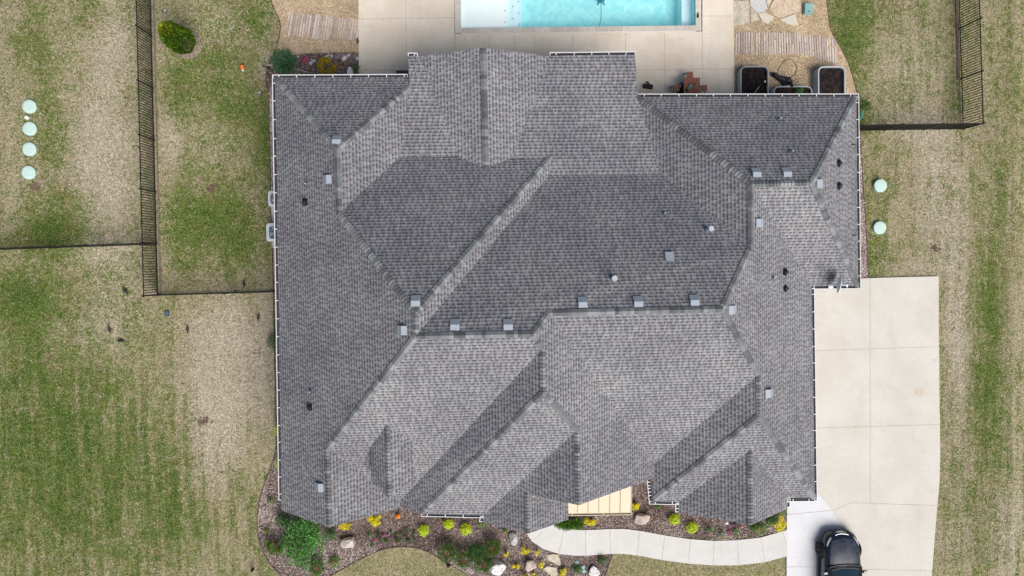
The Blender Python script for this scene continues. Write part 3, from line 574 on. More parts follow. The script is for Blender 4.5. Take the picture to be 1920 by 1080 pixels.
def slope_faces(b, faces, verts, th=.17):
    edges = {}
    for d, names in faces:
        ns = names.split(); P = [verts[n] for n in ns]
        ar = sum(P[i].x * P[(i + 1) % len(P)].y - P[(i + 1) % len(P)].x * P[i].y for i in range(len(P)))
        if ar < 0: ns.reverse(); P.reverse()
        n = fit_normal(P); s = max(.1, math.sqrt(max(0, 1 - n.z * n.z)))
        for t in tris(P):
            uv = [((P[i].x if d in 'NS' else P[i].y), {'N': -P[i].y, 'S': P[i].y, 'E': -P[i].x, 'W': P[i].x}[d] / n.z + 60) for i in t]
            b.face([P[i] for i in t], 0, .5, uv)
            b.face([P[i] - Vector((0, 0, th)) for i in reversed(t)], 1)
        for i in range(len(ns)): edges[(ns[i], ns[(i + 1) % len(ns)])] = 1
    for (p, q) in edges:
        if (q, p) not in edges:
            a, c = verts[p], verts[q]; z = Vector((0, 0, th)); l = Vector((0, 0, .02))
            b.face([a, a - l, c - l, c], 2); b.face([a - l, a - z, c - z, c - l], 1)
rb = MB(); slope_faces(rb, HF, HV)
roof = part(rb, 'roof', [SHINGLE, WHITE, BLACK])
# front dormer that sits on the front slope
def plane_of(names):
    P = [HV[n] for n in names.split()]; n = fit_normal(P); c = sum(P, Vector()) / len(P); return n, c
def on_plane(names, x, y):
    n, c = plane_of(names); return c.z - (n.x * (x - c.x) + n.y * (y - c.y)) / n.z
def hit(names, px, py):
    n, c = plane_of(names); o = Vector((0, 0, CH)); d = U(px, py) - o; return o + d * (n.dot(c - o) / n.dot(d))
P4n = 'D2 R0 R2 V1 E'; EGn = 'E GP1 V1b V1'
dt = hit(P4n, 725.5, 794); zr = dt.z
el = hit(P4n, 694, 836); er = hit(P4n, 771, 827)
xr = dt.x; ridge_end = U(731, 934, zr); yf = ridge_end.y
DV = {'a': dt, 'r': Vector((xr, yf, zr)), 'l0': el, 'r0': er}
zl = min(el.z, er.z)
el2 = U(697, 902, el.z - .03); er2 = U(771, 905, er.z - .03); lm = hit(EGn, 724, 930); 
DV['l1'] = Vector((el.x, el2.y, el.z - .03)); DV['r1'] = Vector((er.x, er2.y, er.z - .03)); DV['f'] = hit(EGn, 741, 937)
DVv = {k: v for k, v in DV.items()}
DVv['l2'] = Vector((xr - .14, yf + .05, zr - .14)); DVv['r2'] = Vector((xr + .14, yf + .05, zr - .14))
db = MB(); slope_faces(db, [('W', 'a l0 l1 r'), ('E', 'a r r1 r0')], DVv, .14)
for k in ('l', 'r'):   # cheek and front under the dormer
    a, c, e = DVv[k + '0'], DVv[k + '1'], DVv['r']; dn = Vector((0, 0, 1.6)); sx = .06 if k == 'l' else -.06; o_ = Vector((sx, 0, -.05))
    db.face([a + o_, c + o_, c + o_ - dn, a + o_ - dn], 1); db.face([c + o_, e - Vector((0, -.02, .1)), e - Vector((0, -.02, 2.2)), c + o_ - dn], 1)
part(db, 'dormer', [SHINGLE, SHINGLE, BLACK])
# ridge caps
def caps(p, q, f1, f2, verts=HV, parent=roof, name='ridge_cap', wd=.14, seed=0, run=None, light=0.0):
    random.seed(hash((p, q)) % 1000 if isinstance(p, str) else seed)
    rs = sum(ord(ch) * (i + 1) for i, ch in enumerate(p + q)); random.seed(rs)
    a, c = verts[p], verts[q]
    if a.z > c.z: a, c = c, a
    n1 = f1; n2 = f2; d = (c - a); L = d.length; d.normalize(); T = []
    for n, oth in ((n1, n2), (n2, n1)):
        t = n.cross(d); 
        if t.dot(Vector((oth.x, oth.y, 0))) > 0: t = -t
        t = (t - d * t.dot(d)).normalized(); T.append(t)
    up = (n1 + n2).normalized(); b = MB(); s = 0; tone = .4; run = 0
    while s < L - .03:
        if run <= 0: tone = random.choice([.08, .2, .3, .42, .5, .6, .8, .98]) ; run = random.choice([1, 1, 1, 2, 2])
        run -= 1; e = min(L, s + .165); t_ = min(1, max(0, tone + random.uniform(-.06, .06) + light)); w_ = wd * random.uniform(.97, 1.03)
        A0 = a + d * s + up * .046; A1 = a + d * e + up * .014
        for k, t in enumerate(T):
            B0, B1 = A0 + t * w_ - up * .006, A1 + t * w_ - up * .004
            fc = [A0, A1, B1, B0]
            if (A1 - A0).cross(B1 - A0).z < 0: fc = fc[::-1]
            b.face(fc, 0, t_); dn = up * .035
            b.face([A0, B0, B0 - dn, A0 - dn], 0, 0); b.face([B0, B1, B1 - dn, B0 - dn], 0, t_ * .4)
        s += .143
    o = b.build(name, CAP, parent); return o
E2F = {}
for d, names in HF:
    ns = names.split(); P = [HV[n] for n in ns]; n = fit_normal(P)
    for i in range(len(ns)): E2F.setdefault(frozenset((ns[i], ns[(i + 1) % len(ns)])), []).append(n)
E2F[frozenset(('SG', 'SGp'))] = [fit_normal([HV[n] for n in 'R4 Pk SG SGp SGl V3'.split()]), fit_normal([HV[n] for n in 'SGn SGp EEr EEn'.split()])]
for pr in 'A-B B-X1 B-C C-D1 D1-X6 D1-D2 D2-R0 R0-R1 R1-H1 H1-J1 J1-J2 J2-E1c G3-H1 G1-G3 G1-Q3 G1-G2 G2-N3b G2-SE3 D2-E E-GP1 R0-R2 R2-R3 R3-P5l R3-R4 R4-Pk SG-SGp J2-P6l G6a-G6p GPN-X4'.split():
    p, q = pr.split('-'); fn_ = E2F[frozenset((p, q))]; caps(p, q, fn_[0], fn_[1])
caps('a', 'r', fit_normal([DVv[k] for k in ('a', 'l0', 'l1', 'r')]), fit_normal([DVv[k] for k in ('a', 'r', 'r1', 'r0')]), DVv)
# gutters
def gutter(a, c, out, m=(WHITE, DEBRIS), z=None, hang=.74, off=.0, ends=True, wd=.125, lip=.026):
    a = Vector(a); c = Vector(c); o = Vector(out); zz = z if z is not None else None; b = MB(); d = (c - a).normalized(); L = (c - a).length
    dz = Vector((0, 0, 1)); A = a - dz * .02; C_ = c - dz * .02
    def strip(o0, o1, z0, z1, mi):
        P = [A + o * o0, C_ + o * o0, C_ + o * o1, A + o * o1]
        Q = [p + dz * z1 for p in P]; W = [p + dz * z0 for p in P]
        b.face(Q, mi); b.face(W[::-1], mi)
        for i in range(4): b.face([W[i], W[(i + 1) % 4], Q[(i + 1) % 4], Q[i]], mi)
    strip(wd - lip, wd, -.11, .02, 0); strip(-.02, wd - lip, -.11, -.035, 1); strip(-.02, .0, -.11, -.002, 1)
    if ends:
        for p in (A, C_): b.box(p + o * (wd / 2) - dz * .045, (.03, wd, .13) if abs(o.y) > .5 else (wd, .03, .13), 0)
    k = .25
    while k < L - .1:
        p = A + d * k; b.box(p + o * (wd / 2) + dz * .012, (.032, wd, .02) if abs(o.y) > .5 else (wd, .032, .02), 0); k += hang + random.uniform(-.03, .03)
    return part(b, 'gutter', list(m))
H = HV; V3_ = Vector
gutter(H['A'] + V3_((-.10, .10, 0)), H['Ax'] + V3_((0, .10, 0)) - V3_((0, 0, 0)), (0, 1, 0), wd=.10) if False else None
gN = (0, 1, 0); gS = (0, -1, 0); gE = (1, 0, 0); gW = (-1, 0, 0)
fcut = H['A'].lerp(H['F'], .975)
for a, c, o in [(H['A'] + V3_((-.1, 0, 0)), H['Ax'], gN), (fcut, H['A'], gW), (H['Qv2'] + V3_((.03, .03, 0)), H['Q2'], gN), (H['Q1'], H['Qv1'] + V3_((-.12, .0, 0)), gN),
                (H['Q3'] + V3_((.05, .02, -.06)), H['N3b'] + V3_((.1, 0, 0)), gN), (H['N3b'], H['SE3'] + V3_((0, -.1, 0)), gE), (H['VS'] + V3_((-.15, 0, 0)), H['SE3'] , gS), (H['VS'] + V3_((0, -.1, 0)), H['E1c'] + V3_((0, -.1, 0)), gE),
                (H['V7'] + V3_((0, -.1, 0)), H['E1c'] + V3_((0, -.02, 0)), gS), (H['G6r'] + V3_((0, .08, 0)), H['V7'] + V3_((0, -.1, 0)), gE), (H['P6l'], V3_((7.201, -9.25, 3.85)), gW), (H['P6l'] + V3_((-.1, 0, 0)), H['V6'], gS), (H['V6'] + V3_((0, -.05, 0)), H['G6l'] + V3_((0, .02, 0)), gW),
                (H['P5l'], H['V3'] , gS), (H['V3'] + V3_((0, -.05, 0)), H['SGl'] + V3_((0, .02, 0)), gW)]:
    gutter(a, c, o, hang=.74 if (V3_(c) - V3_(a)).length > 1.2 else .14)
# metal porch roof
def porch():
    b = MB(); zf, zb = 2.95, 3.30; fl, fr = U(1062, 963, zf), U(1184.5, 961, zf); yb = -8.4
    bl, br = V3_((fl.x, yb, zb)), V3_((fr.x, yb, zb)); dz = V3_((0, 0, .08))
    b.face([fl, fr, br, bl]); b.face([p - dz for p in (bl, br, fr, fl)])
    for a, c in ((fl, fr), (fr, br), (br, bl), (bl, fl)): b.face([a - dz, c - dz, c, a])
    for px in (1062.5, 1083, 1103, 1123, 1143.5, 1163, 1183.5):
        p = U(px, 962, zf); q = V3_((p.x, yb, zb)); b.bar(p + V3_((0, 0, .015)), q + V3_((0, 0, .015)), .022, .035, 1)
    part(b, 'porch_roof', [CREAM, plain('cream_seam', (.42, .34, .24), .5)])
    gutter(fl - V3_((0, 0, .0)), fr, gS, (CREAM, plain('cream_gutter_inside', (.30, .26, .17), .6)), hang=1.4, wd=.11)
    for p in (fl, fr):
        s = MB(); x = p.x + (.12 if p is fl else -.12); s.box((x, p.y + .2, 1.42), (.15, .15, 2.84)); part(s, 'porch_post', WHITE)
porch()
# walls
WO = [(-7.7, 7.35), (-7.7, -9.95), (-3.4, -9.95), (-3.0, -10.1), (.3, -10.1), (.3, -10.5), (3.2, -10.5), (3.2, -8.3), (7.65, -8.3), (7.65, -10.0), (8.9, -10.0), (8.9, -10.5), (12.8, -10.5), (12.8, -10.1), (14.05, -10.1), (14.05, -.9), (15.9, -.9), (15.9, 6.3), (7.0, 6.3), (7.0, 3.9), (-2.8, 3.9), (-2.8, 7.35)]
wb = MB()
for i in range(len(WO)):
    a, c = WO[i], WO[(i + 1) % len(WO)]; hh = lambda p: 3.1 if -3.5 < p[0] < -2.9 and p[1] < -9 else 3.7; wb.face([(a[0], a[1], 0), (c[0], c[1], 0), (c[0], c[1], hh(c)), (a[0], a[1], hh(a))])
for (x0, x1, y, zp) in ((-7.9, -4.6, -9.95, 4.9), (.4, 3.3, -10.5, 5.1), (8.9, 12.8, -10.5, 5.1)):
    wb.face([(x0, y, 3.5), (x1, y, 3.5), ((x0 + x1) / 2 + .1, y, zp)])
wb.face([(1.9, -8.35, 3.2), (7.2, -8.35, 3.4), (7.2, -8.35, 3.8), (3.7, -8.35, 6.6), (1.9, -8.35, 5.2)])
part(wb, 'wall', BRICK)
for x, y, ax, n in ((-7.7, 5.2, 'x', -1), (-7.7, 1.2, 'x', -1), (-7.7, -3, 'x', -1), (-7.7, -7.5, 'x', -1), (15.9, 4, 'x', 1), (15.9, 1, 'x', 1), (-5.6, -9.95, 'y', -1), (-1.4, -10.1, 'y', -1), (1.8, -10.5, 'y', -1), (10.9, -10.5, 'y', -1), (-5.2, 7.35, 'y', 1), (11, 6.3, 'y', 1)):
    b = MB(); b.box((x + n * .03, y, 1.6) if ax == 'x' else (x, y + n * .03, 1.6), (.08, 1.3, 1.5) if ax == 'x' else (1.3, .08, 1.5)); f = part(b, 'window', WHITE)
    g = MB(); g.box((x + n * .065, y, 1.6) if ax == 'x' else (x, y + n * .065, 1.6), (.03, 1.15, 1.35) if ax == 'x' else (1.15, .03, 1.35)); g.build('pane', GLASS, f)
for y in (-8.2, -4.9):
    b = MB(); b.box((14.08, y, 1.15), (.08, 2.7, 2.2)); part(b, 'garage_door', WHITE)
for x in (-2.5, 3.2, 6.7):
    b = MB(); b.box((x, 8.35, 1.8), (.25, .25, 3.6)); part(b, 'patio_post', WHITE)
b = MB(); b.box((5.6, -8.36, 1.15), (1.1, .08, 2.25)); part(b, 'front_door', plain('dark_door', (.08, .04, .03), .4))
# ---- things on the roof
FN = {k: names for k, (d, names) in zip('W0 N0 EE0 P1 Q Qr GW GE ES P2 W2 N3 E3 S3 E1 P3 M P4 W4 P5 W5 EE5 W6 P6 W7 E7 EG'.split(), HF)}
DIRV = {'N': V3_((0, 1, 0)), 'S': V3_((0, -1, 0)), 'E': V3_((1, 0, 0)), 'W': V3_((-1, 0, 0))}
def box_vent(face, px, py, d, flat=False):
    p = hit(FN[face], px, py); n, c = plane_of(FN[face]); D = DIRV[d]; S_ = V3_((D.y, -D.x, 0)); tan = math.sqrt(1 - n.z ** 2) / n.z
    b = MB(); hw = .165; up, dn = -.2, .19; h0 = .04
    def zr_(t): return -t * tan
    z0 = zr_(up) + h0; prof = [(up, zr_(up) - .05), (up, z0), (-.0, z0 - .015), (dn, zr_(dn) + .07), (dn, zr_(dn) - .03)]
    if flat: prof = [(up, zr_(up) - .05), (up, zr_(up) + .1), (.14, zr_(.14) + .13), (.14, zr_(.14) - .03)]
    L = [p + S_ * hw + D * t + V3_((0, 0, z)) for t, z in prof]; R = [p - S_ * hw + D * t + V3_((0, 0, z)) for t, z in prof]
    for i in range(len(prof) - 1): b.face([L[i], R[i], R[i + 1], L[i + 1]])
    b.face(L[::-1]); b.face(R)
    fl = .07; zz = V3_((0, 0, .012)); q = [p + S_ * (hw + fl) + D * (up - fl), p - S_ * (hw + fl) + D * (up - fl), p - S_ * (hw + fl) + D * (dn - .02), p + S_ * (hw + fl) + D * (dn - .02)]
    q = [V3_((k.x, k.y, on_plane(FN[face], k.x, k.y))) + zz for k in q]
    o = part(b, 'box_vent', VENT); 
    return o
for a in [('P2', 1092, 566, 'N'), ('P2', 1196, 565, 'N'), ('P2', 1301, 562.5, 'N'), ('P2', 853, 608, 'N'), ('P2', 952.5, 608, 'N'), ('P1', 779.5, 563.5, 'N'), ('N0', 632, 262.5, 'N'), ('N3', 1417, 323.5, 'N'), ('N3', 1474, 323, 'N'),
          ('W0', 613.5, 337, 'W'), ('W0', 753, 619, 'W'), ('W0', 598.5, 912.5, 'W'), ('E1', 1424, 418.5, 'E'), ('E1', 1372, 581, 'E'), ('E1', 1441, 737, 'E'), ('E3', 1537, 345, 'E')]: box_vent(*a)
box_vent('P2', 1254, 479, 'N', True)
def pipe(face, px, py, h, r, top=None, m=PVC, boot=True):
    p = hit(FN[face], px, py); n, c = plane_of(FN[face])
    b = MB(); b.tube([p - V3_((0, 0, .1)), p + V3_((0, 0, h))], r, 12); o = part(b, 'vent_pipe', m)
    if h > .3:
        k = MB(); k.tube([p + V3_((0, 0, h - .05)), p + V3_((0, 0, h + .02))], r * 1.25, 14); k.build('pipe_cap', m, o)
    if boot:
        t = V3_((0, 0, 1)).cross(n).normalized(); s = n.cross(t); k = MB(); w_ = max(.1, r * 2.0)
        k.face([p + n * .014 + t * x + s * y for x, y in ((-w_, -w_), (w_, -w_), (w_, w_), (-w_, w_))]); k.tube([p - n * .02, p + n * .07], [r * 1.9, r * 1.15], 12)
        k.build('pipe_boot', LEAD, o)
pipe('P2', 1325, 430, .55, .085); pipe('P2', 1148.5, 521.5, .42, .085)
for f, x, y in (('P2', 1245, 400), ('N3', 1460, 223.5), ('N3', 1483, 284), ('W0', 574.5, 345), ('W0', 582, 733.5), ('E1', 1449, 521)): pipe(f, x, y, .22, .03)
def turtle(face, px, py, r=.075):
    p = hit(FN[face], px, py); n, c = plane_of(FN[face]); b = MB(); b.tube([p - n * .02, p + n * .1, p + n * .13], [r * 1.5, r * 1.35, r * .8], 10)
    q = n.to_track_quat('Z', 'Y').to_matrix(); b.box(p + n * .012, (.26, .26, .014), 0, M=q); b.bar(p - V3_((0, .16, 0)) + n * .05, p + V3_((0, .16, 0)) + n * .05, .05, .05)
    part(b, 'flue_vent', BLACK)
for f, x, y in (('W0', 572.5, 378.5), ('W0', 581.5, 763.5), ('E3', 1572, 306), ('E3', 1572, 348.5), ('E1', 1471.5, 510), ('E1', 1471.5, 541)): turtle(f, x, y)
for f, x, y in (('E3', 1599, 271), ('E3', 1602, 441)):
    p = hit(FN[f], x, y); b = MB(); b.tube([p + V3_((-.16, -.02, .1)), p + V3_((.06, .0, .04))], .022, 6); part(b, 'roof_outlet', BLACK)
# satellite dish
def dish():
    base = hit(FN['S3'], 1557, 537); m = plain('dish_grey', (.74, .80, .84), .45, var=.05)
    ctr = base + V3_((0.0, .12, .78)); ax = V3_((.93, -.18, .32)).normalized()
    b = MB(); q = ax.to_track_quat('Z', 'Y'); n, rings = 28, []
    for ri in range(6):
        r = .42 * ri / 5; rings.append([ctr + q @ V3_((cos(2 * pi * k / n) * r * .9, sin(2 * pi * k / n) * r, .34 * (r * r) - .06)) for k in range(n)])
    for i in range(5):
        for k in range(n): b.face([rings[i][k], rings[i][(k + 1) % n], rings[i + 1][(k + 1) % n], rings[i + 1][k]])
    off = -ax * .025
    for i in range(5):
        for k in range(n): b.face([rings[i][k] + off, rings[i + 1][k] + off, rings[i + 1][(k + 1) % n] + off, rings[i][(k + 1) % n] + off])
    for k in range(n): b.face([rings[5][k], rings[5][(k + 1) % n], rings[5][(k + 1) % n] + off, rings[5][k] + off])
    d = part(b, 'satellite_dish', m)
    s = MB(); s.tube([base, base + V3_((-.12, .06, .4)), ctr - ax * .1], .025, 8); s.box(base + V3_((0, 0, .02)), (.2, .15, .05)); s.build('dish_mast', m, d)
    s = MB(); e = ctr + ax * .42 + V3_((0, 0, -.3)); s.tube([ctr - V3_((0, 0, .35)), e], .014, 6); s.box(e, (.07, .09, .07)); s.build('feed_arm', m, d)
dish()
# ------------------------------------------------------------------ fences
def fence(a, c, n, label, first=True, last=True, h=1.42):
    a = Vector(a); c = Vector(c); root = empty('metal_fence', a, label, 'fence', None); d = c - a; L = d.length; u = d / L; ry = math.atan2(d.y, d.x)
    post = None
    for i in range(n + 1):
        if (i == 0 and not first) or (i == n and not last): continue
        if post is None:
            b = MB(); b.box((0, 0, h / 2 + .02), (.065, .065, h + .06)); b.box((0, 0, h + .06), (.085, .085, .03)); post = b.build('fence_post', FENCE, root); po = post
        else: po = post.copy(); COL.objects.link(po); po.parent = root
        po.location = u * (L * i / n); po.rotation_euler = (0, 0, ry)
    pl = L / n; b = MB()
    for z in (.08, h - .01): b.box((pl / 2, 0, z), (pl - .04, .035, .035))
    k = max(2, round(pl / .118))
    for j in range(1, k): b.box((pl * j / k, 0, h / 2 + .03), (.03, .03, h - .06))
    p0 = b.build('fence_panel', FENCE, root); p0.rotation_euler = (0, 0, ry)
    for i in range(1, n):
        q = p0.copy(); COL.objects.link(q); q.parent = root; q.location = u * (pl * i); q.rotation_euler = (0, 0, ry)
cL = U(296.5, 552); tL = U(285, 68); step = (tL - cL) / 5 * 1.0
dirn = (tL - cL).normalized(); sp = (tL - cL).length / 5
fence(cL, cL + dirn * sp * 7, 7, 'black picket fence running up the left lawn from corner to top edge')
mid = U(292.6, 458); wdir = (U(-10, 466.5, 1.42) - U(267.5, 457, 1.42)); wdir.z = 0; wdir.normalize()
fence(mid, mid + wdir * 2.36 * 5, 5, 'black picket fence crossing the far left lawn to the left edge', first=False)
hs = U(522, 544.5); hs = V3_((-7.72, hs.y, 0)); fence(cL, hs, 2, 'black picket fence between the left fence corner and the house', first=False)
cR = U(1804, 242); tR = U(1801, 149); dr = U(1798, 54) - cR; fence(cR, cR + dr / 2 * 4, 4, 'black picket fence running up the right lawn to the top edge')
e = U(1624, 245.5); u_ = (e - cR); fence(cR, V3_((15.95, e.y, 0)), 4, 'black picket fence from the right house corner to the right fence', first=False)
for a, c, lab in ((cL + V3_((.12, 0, 0)), cL + dirn * sp * 7 + V3_((.12, 0, 0)), 0),):
    b = MB(); b.bar(a + V3_((0, 0, .01)), c + V3_((0, 0, .01)), .07, .03); tag(b.build('fence_foot_strip', plain('dark_strip', (.16, .125, .10), .95, var=.4)), kind='structure')  # thin dark strip along the foot of the left fence
# ------------------------------------------------------------------ lids and boxes on the lawn
def lid(px, py, r, h, label, group, ring=False):
    c = U(px, py, h); b = MB(); root = empty('septic_lid', (c.x, c.y, 0), label, 'septic lid', group)
    b.disc((0, 0), r, -.02, h - .03, 28, 0, .02); b.build('cover', TEAL, root)
    s = MB(); s.disc((0, 0), r * .96, -.02, max(.02, h - .05), 28); s.build('riser', plain('riser', (.10, .12, .10), .7), root)
for i, (y, x) in enumerate(((199.5, 54), (241, 54.5), (279.5, 54), (323.5, 52.5))):
    lid(x, y, .305, .1, ('top', 'second', 'third', 'bottom')[i] + ' pale green septic lid of the left column of four', 'pale green lids on the left lawn')
lid(1652, 348, .31, .2, 'upper of two pale green raised septic lids right of the house', 'pale green lids right of the house'); lid(1651, 427, .31, .2, 'lower of two pale green raised septic lids right of the house', 'pale green lids right of the house')
def small(name, label, cat, px, py, fn, group=None, z=0, rz=0):
    c = U(px, py, z); b = MB(); mats = fn(b); o = b.build(name, mats); o.location = (c.x, c.y, 0); o.rotation_euler = (0, 0, rz); return tag(o, label, cat, group)
WHT = plain('white_plastic', (.75, .75, .72), .5, var=.05)
def f_clean(b): b.disc((0, 0), .085, 0, .12, 14, 0, .03); b.disc((.03, .02), .03, .12, .17, 8, 0); return WHT
small('cleanout_cap', 'small white cleanout cap between the two top lids on the left', 'pipe cap', 52.5, 221, f_clean)
def f_ubox(b):
    b.box((0, 0, .12), (.42, .5, .24), 0, taper=.93); b.box((0, 0, .255), (.39, .46, .03), 0, taper=.95); b.box((0, -.15, .275), (.10, .035, .012), 1); return [TEALBOX, BLACK]
small('utility_box', 'teal plastic utility box in the gravel at the top right', 'utility box', 1512, 19, f_ubox, rz=-.02)
def f_drain(b):
    b.box((0, 0, .02), (.22, .24, .05), 1)
    for k in (-.07, 0, .07): b.box((k, 0, .05), (.035, .2, .02), 0)
    return [plain('drain_blue', (.10, .19, .24), .5), BLACK]
small('drain_grate', 'small blue grey grate in the lawn under the left fence corner', 'drain grate', 313, 587.5, f_drain)
def f_spr(b): b.disc((0, 0), .07, 0, .07, 12, 0); b.disc((.02, .02), .035, .07, .1, 10, 1); return [plain('spk', (.12, .17, .22), .5), WHT]
small('sprinkler_head', 'grey sprinkler head in the lawn above the conical shrub', 'sprinkler', 310.5, 21.5, f_spr)
small('sprinkler_head', 'grey green sprinkler head in the lawn left of the upper left roof corner', 'sprinkler', 487, 175, f_spr)
def f_toy(b):
    b.tube([(-.02, .12, .06), (0, .05, .1), (0, -.04, .1), (0, -.09, .07)], [.04, .10, .1, .05], 10, 0); b.tube([(0, -.08, .07), (-.01, -.16, .05)], [.045, .05], 10, 1); return [plain('orange', (.75, .17, .03), .5), WHT]
small('dog_toy', 'orange and white toy lying on the left back lawn', 'toy', 455.5, 127, f_toy, rz=.1)
def f_bird(b):
    b.tube([(0, .11, .10), (0, .06, .11), (0, 0, .09), (0, -.06, .07), (0, -.22, .04)], [.012, .038, .055, .04, .012], 8); b.tube([(0, .10, .13), (0, .135, .14), (0, .175, .135)], [.028, .026, .005], 8)
    for s in (-1, 1): b.face([(s * .035, .05, .12), (s * .075, -.04, .08), (s * .03, -.15, .06), (0, -.02, .12)]); b.bar((s * .02, 0, .0), (s * .02, 0, .06), .008)
    return BLACK
for i, (x, y, rz, lab) in enumerate(((236.5, 545, .5, 'black bird on the lawn just left of the lower fence corner'), (458.5, 531, 0, 'black bird on the grass above the short lower fence'), (206.5, 616.5, .1, 'black bird on pale grass left of the blue grate'),
                                (227, 638.5, 1.5, 'black bird turned sideways, lowest on the left lawn'), (353, 616, -.1, 'black bird on the lawn between the grate and the house'), (485.5, 594, -.2, 'black bird close to the left wall of the house'))):
    small('bird', lab, 'bird', x, y, f_bird, 'black birds on the left lawn', rz=rz)
def f_spot(b): b.tube([(0, 0, 0), (0, 0, .2), (.05, .06, .3)], [.02, .03, .07], 8); b.box((0, 0, .01), (.12, .12, .02)); b.tube([(.03, .05, .24), (.1, .14, .32)], [.05, .075], 8); return BLACK
small('garden_spotlight', 'black garden spotlight at the lower left lawn edge', 'garden light', 474, 1067, f_spot); small('garden_spotlight', 'black garden spotlight on the edging beside the dwarf pines', 'garden light', 839, 1059, f_spot)
# dirt patches
for i, (x, y, rx, ry) in enumerate(SOIL):
    b = MB(); c = U(x, y, .008); random.seed(i)
    for k in range(60):
        a = random.uniform(0, 6.28); r = abs(random.gauss(0, .5)); p = c + V3_((cos(a) * rx / 42 * r * 1.6, sin(a) * ry / 42 * r * 1.6, random.uniform(0, .03))); s = random.uniform(.02, .06)
        b.face([p + V3_((cos(a + t) * s, sin(a + t) * s, random.uniform(-.01, .02))) for t in (0, 1.6, 3.1, 4.7)], 0, random.random())
    tag(b.build('bare_soil', toned('soil_%d' % i, (.08, .05, .035), (.24, .16, .11))), kind='stuff')
# ------------------------------------------------------------------ AC condensers
def condenser(px, py, s, label):
    c = U(px, py, .8); root = empty('air_conditioner', (c.x, c.y, 0), label, 'air conditioner', 'condensers by the left wall'); m = plain('ac_case', (.58, .64, .68), .45, var=.04)
    def rr(r, hw):
        P = []
        for q in range(4):
            for k in range(5):
                a = pi / 2 * q + pi / 2 * k / 4; P.append(V3_(((hw - r) * (1 if q in (0, 3) else -1) + cos(a) * r, (hw - r) * (1 if q in (0, 1) else -1) + sin(a) * r, 0)))
        return P
    b = MB(); hw = s / 2; b.prism(rr(.12, hw), .06, .7); P = rr(.12, hw); n = len(P); hole = [V3_((cos(math.atan2(p.y, p.x)) * hw * .85, sin(math.atan2(p.y, p.x)) * hw * .85, .80)) for p in P]
    P2 = [V3_((p.x, p.y, .78)) for p in P]; P1 = [V3_((p.x, p.y, .7)) for p in P]
    for i in range(n):
        j = (i + 1) % n; b.face([P1[i], P1[j], P2[j], P2[i]]); b.face([P2[i], P2[j], hole[j], hole[i]]); b.face([hole[i], hole[j], hole[j] - V3_((0, 0, .09)), hole[i] - V3_((0, 0, .09))])
    b.build('casing', m, root)
    f = MB(); f.disc((0, 0), hw * .86, .69, .71, 24); f.build('fan_well', plain('fan_dark', (.03, .06, .11), .5), root)
    f = MB()
    for k in range(4):
        a = k * pi / 2 + .4; f.face([(cos(a) * .04, sin(a) * .04, .745), (cos(a - .35) * hw * .7, sin(a - .35) * hw * .7, .73), (cos(a + .35) * hw * .72, sin(a + .35) * hw * .72, .76)])
    f.disc((0, 0), .07, .72, .775, 12); f.build('fan', plain('fan_blade', (.22, .32, .40), .4), root)
    g = MB()
    for k in range(12): a = k * pi / 6; g.bar((cos(a) * .05, sin(a) * .05, .795), (cos(a) * hw * .77, sin(a) * hw * .77, .795), .008)
    for r in (.25, .5, .75): g.tube([(cos(t * pi / 10) * hw * .77 * r / .75 * .98, sin(t * pi / 10) * hw * .77 * r / .75 * .98, .796) for t in range(21)], .005, 4, cap=False)
    g.build('fan_grille', m, root)
condenser(517.5, 372.5, .72, 'upper and smaller of two white condensers half under the left eave'); condenser(516.5, 435.5, .83, 'lower and larger of two white condensers half under the left eave')
b = MB(); b.prism([U(*p, .05) for p in ((508, 350), (545, 350), (545, 465), (509, 465))], -.02, .05); tag(b.build('equipment_pad', CONC_OLD), kind='structure')
# ------------------------------------------------------------------ planters
GALV = plain('galvanised_steel', (.42, .47, .52), .45, .15, var=.08); SOILM = chips_ground('potting_soil', [(.010, .006, .006), (.015, .009, .008), (.006, .004, .004), (.026, .016, .014)], 9, .5)
def planter(x0, y0, x1, y1, h, label, rim=.032):
    P = [U(x0, y0, h), U(x1, y0, h), U(x1, y1, h), U(x0, y1, h)]; c = (P[0] + P[2]) / 2; hx, hy = (P[1].x - P[0].x) / 2, abs(P[0].y - P[2].y) / 2; root = empty('raised_planter', (c.x, c.y, 0), label, 'planter', 'galvanised raised garden beds')
    def rr(hx, hy, r):
        Q = []
        for q in range(4):
            for k in range(5):
                a = pi / 2 * q + pi / 2 * k / 4; Q.append(V3_(((hx - r) * (1 if q in (0, 3) else -1) + cos(a) * r, (hy - r) * (1 if q in (0, 1) else -1) + sin(a) * r, 0)))
        return Q
    A = rr(hx, hy, .26); B = rr(hx - rim, hy - rim, .22); n = len(A); b = MB()
    for i in range(n):
        j = (i + 1) % n; z = V3_((0, 0, h)); b.face([A[i], A[j], A[j] + z, A[i] + z]); b.face([A[i] + z, A[j] + z, B[j] + z, B[i] + z]); b.face([B[i] + z, B[j] + z, B[j], B[i]])
    b.build('planter_wall', GALV, root); s = MB(); s.prism(rr(hx - rim * .9, hy - rim * .9, .22), .02, h - .14); s.build('soil', SOILM, root); return root, c, h
planter(1389, 124, 1441, 196, .5, 'left galvanised raised bed with dark soil, wooden stick and white ball'); pm = planter(1451, 161.5, 1523, 205, .45, 'low middle raised bed half under the eave with a green plant'); planter(1534, 124, 1585.5, 196, .6, 'right galvanised raised bed with thick rim and dark soil', .055)
def f_stick(b): b.bar((-.22, -.26, .5), (.16, .2, .52), .028); return plain('wood_handle', (.50, .32, .24), .7)
o = small('garden_stick', 'pinkish wooden stick leaning in the left raised bed', 'stick', 1417, 171, f_stick, z=.5)
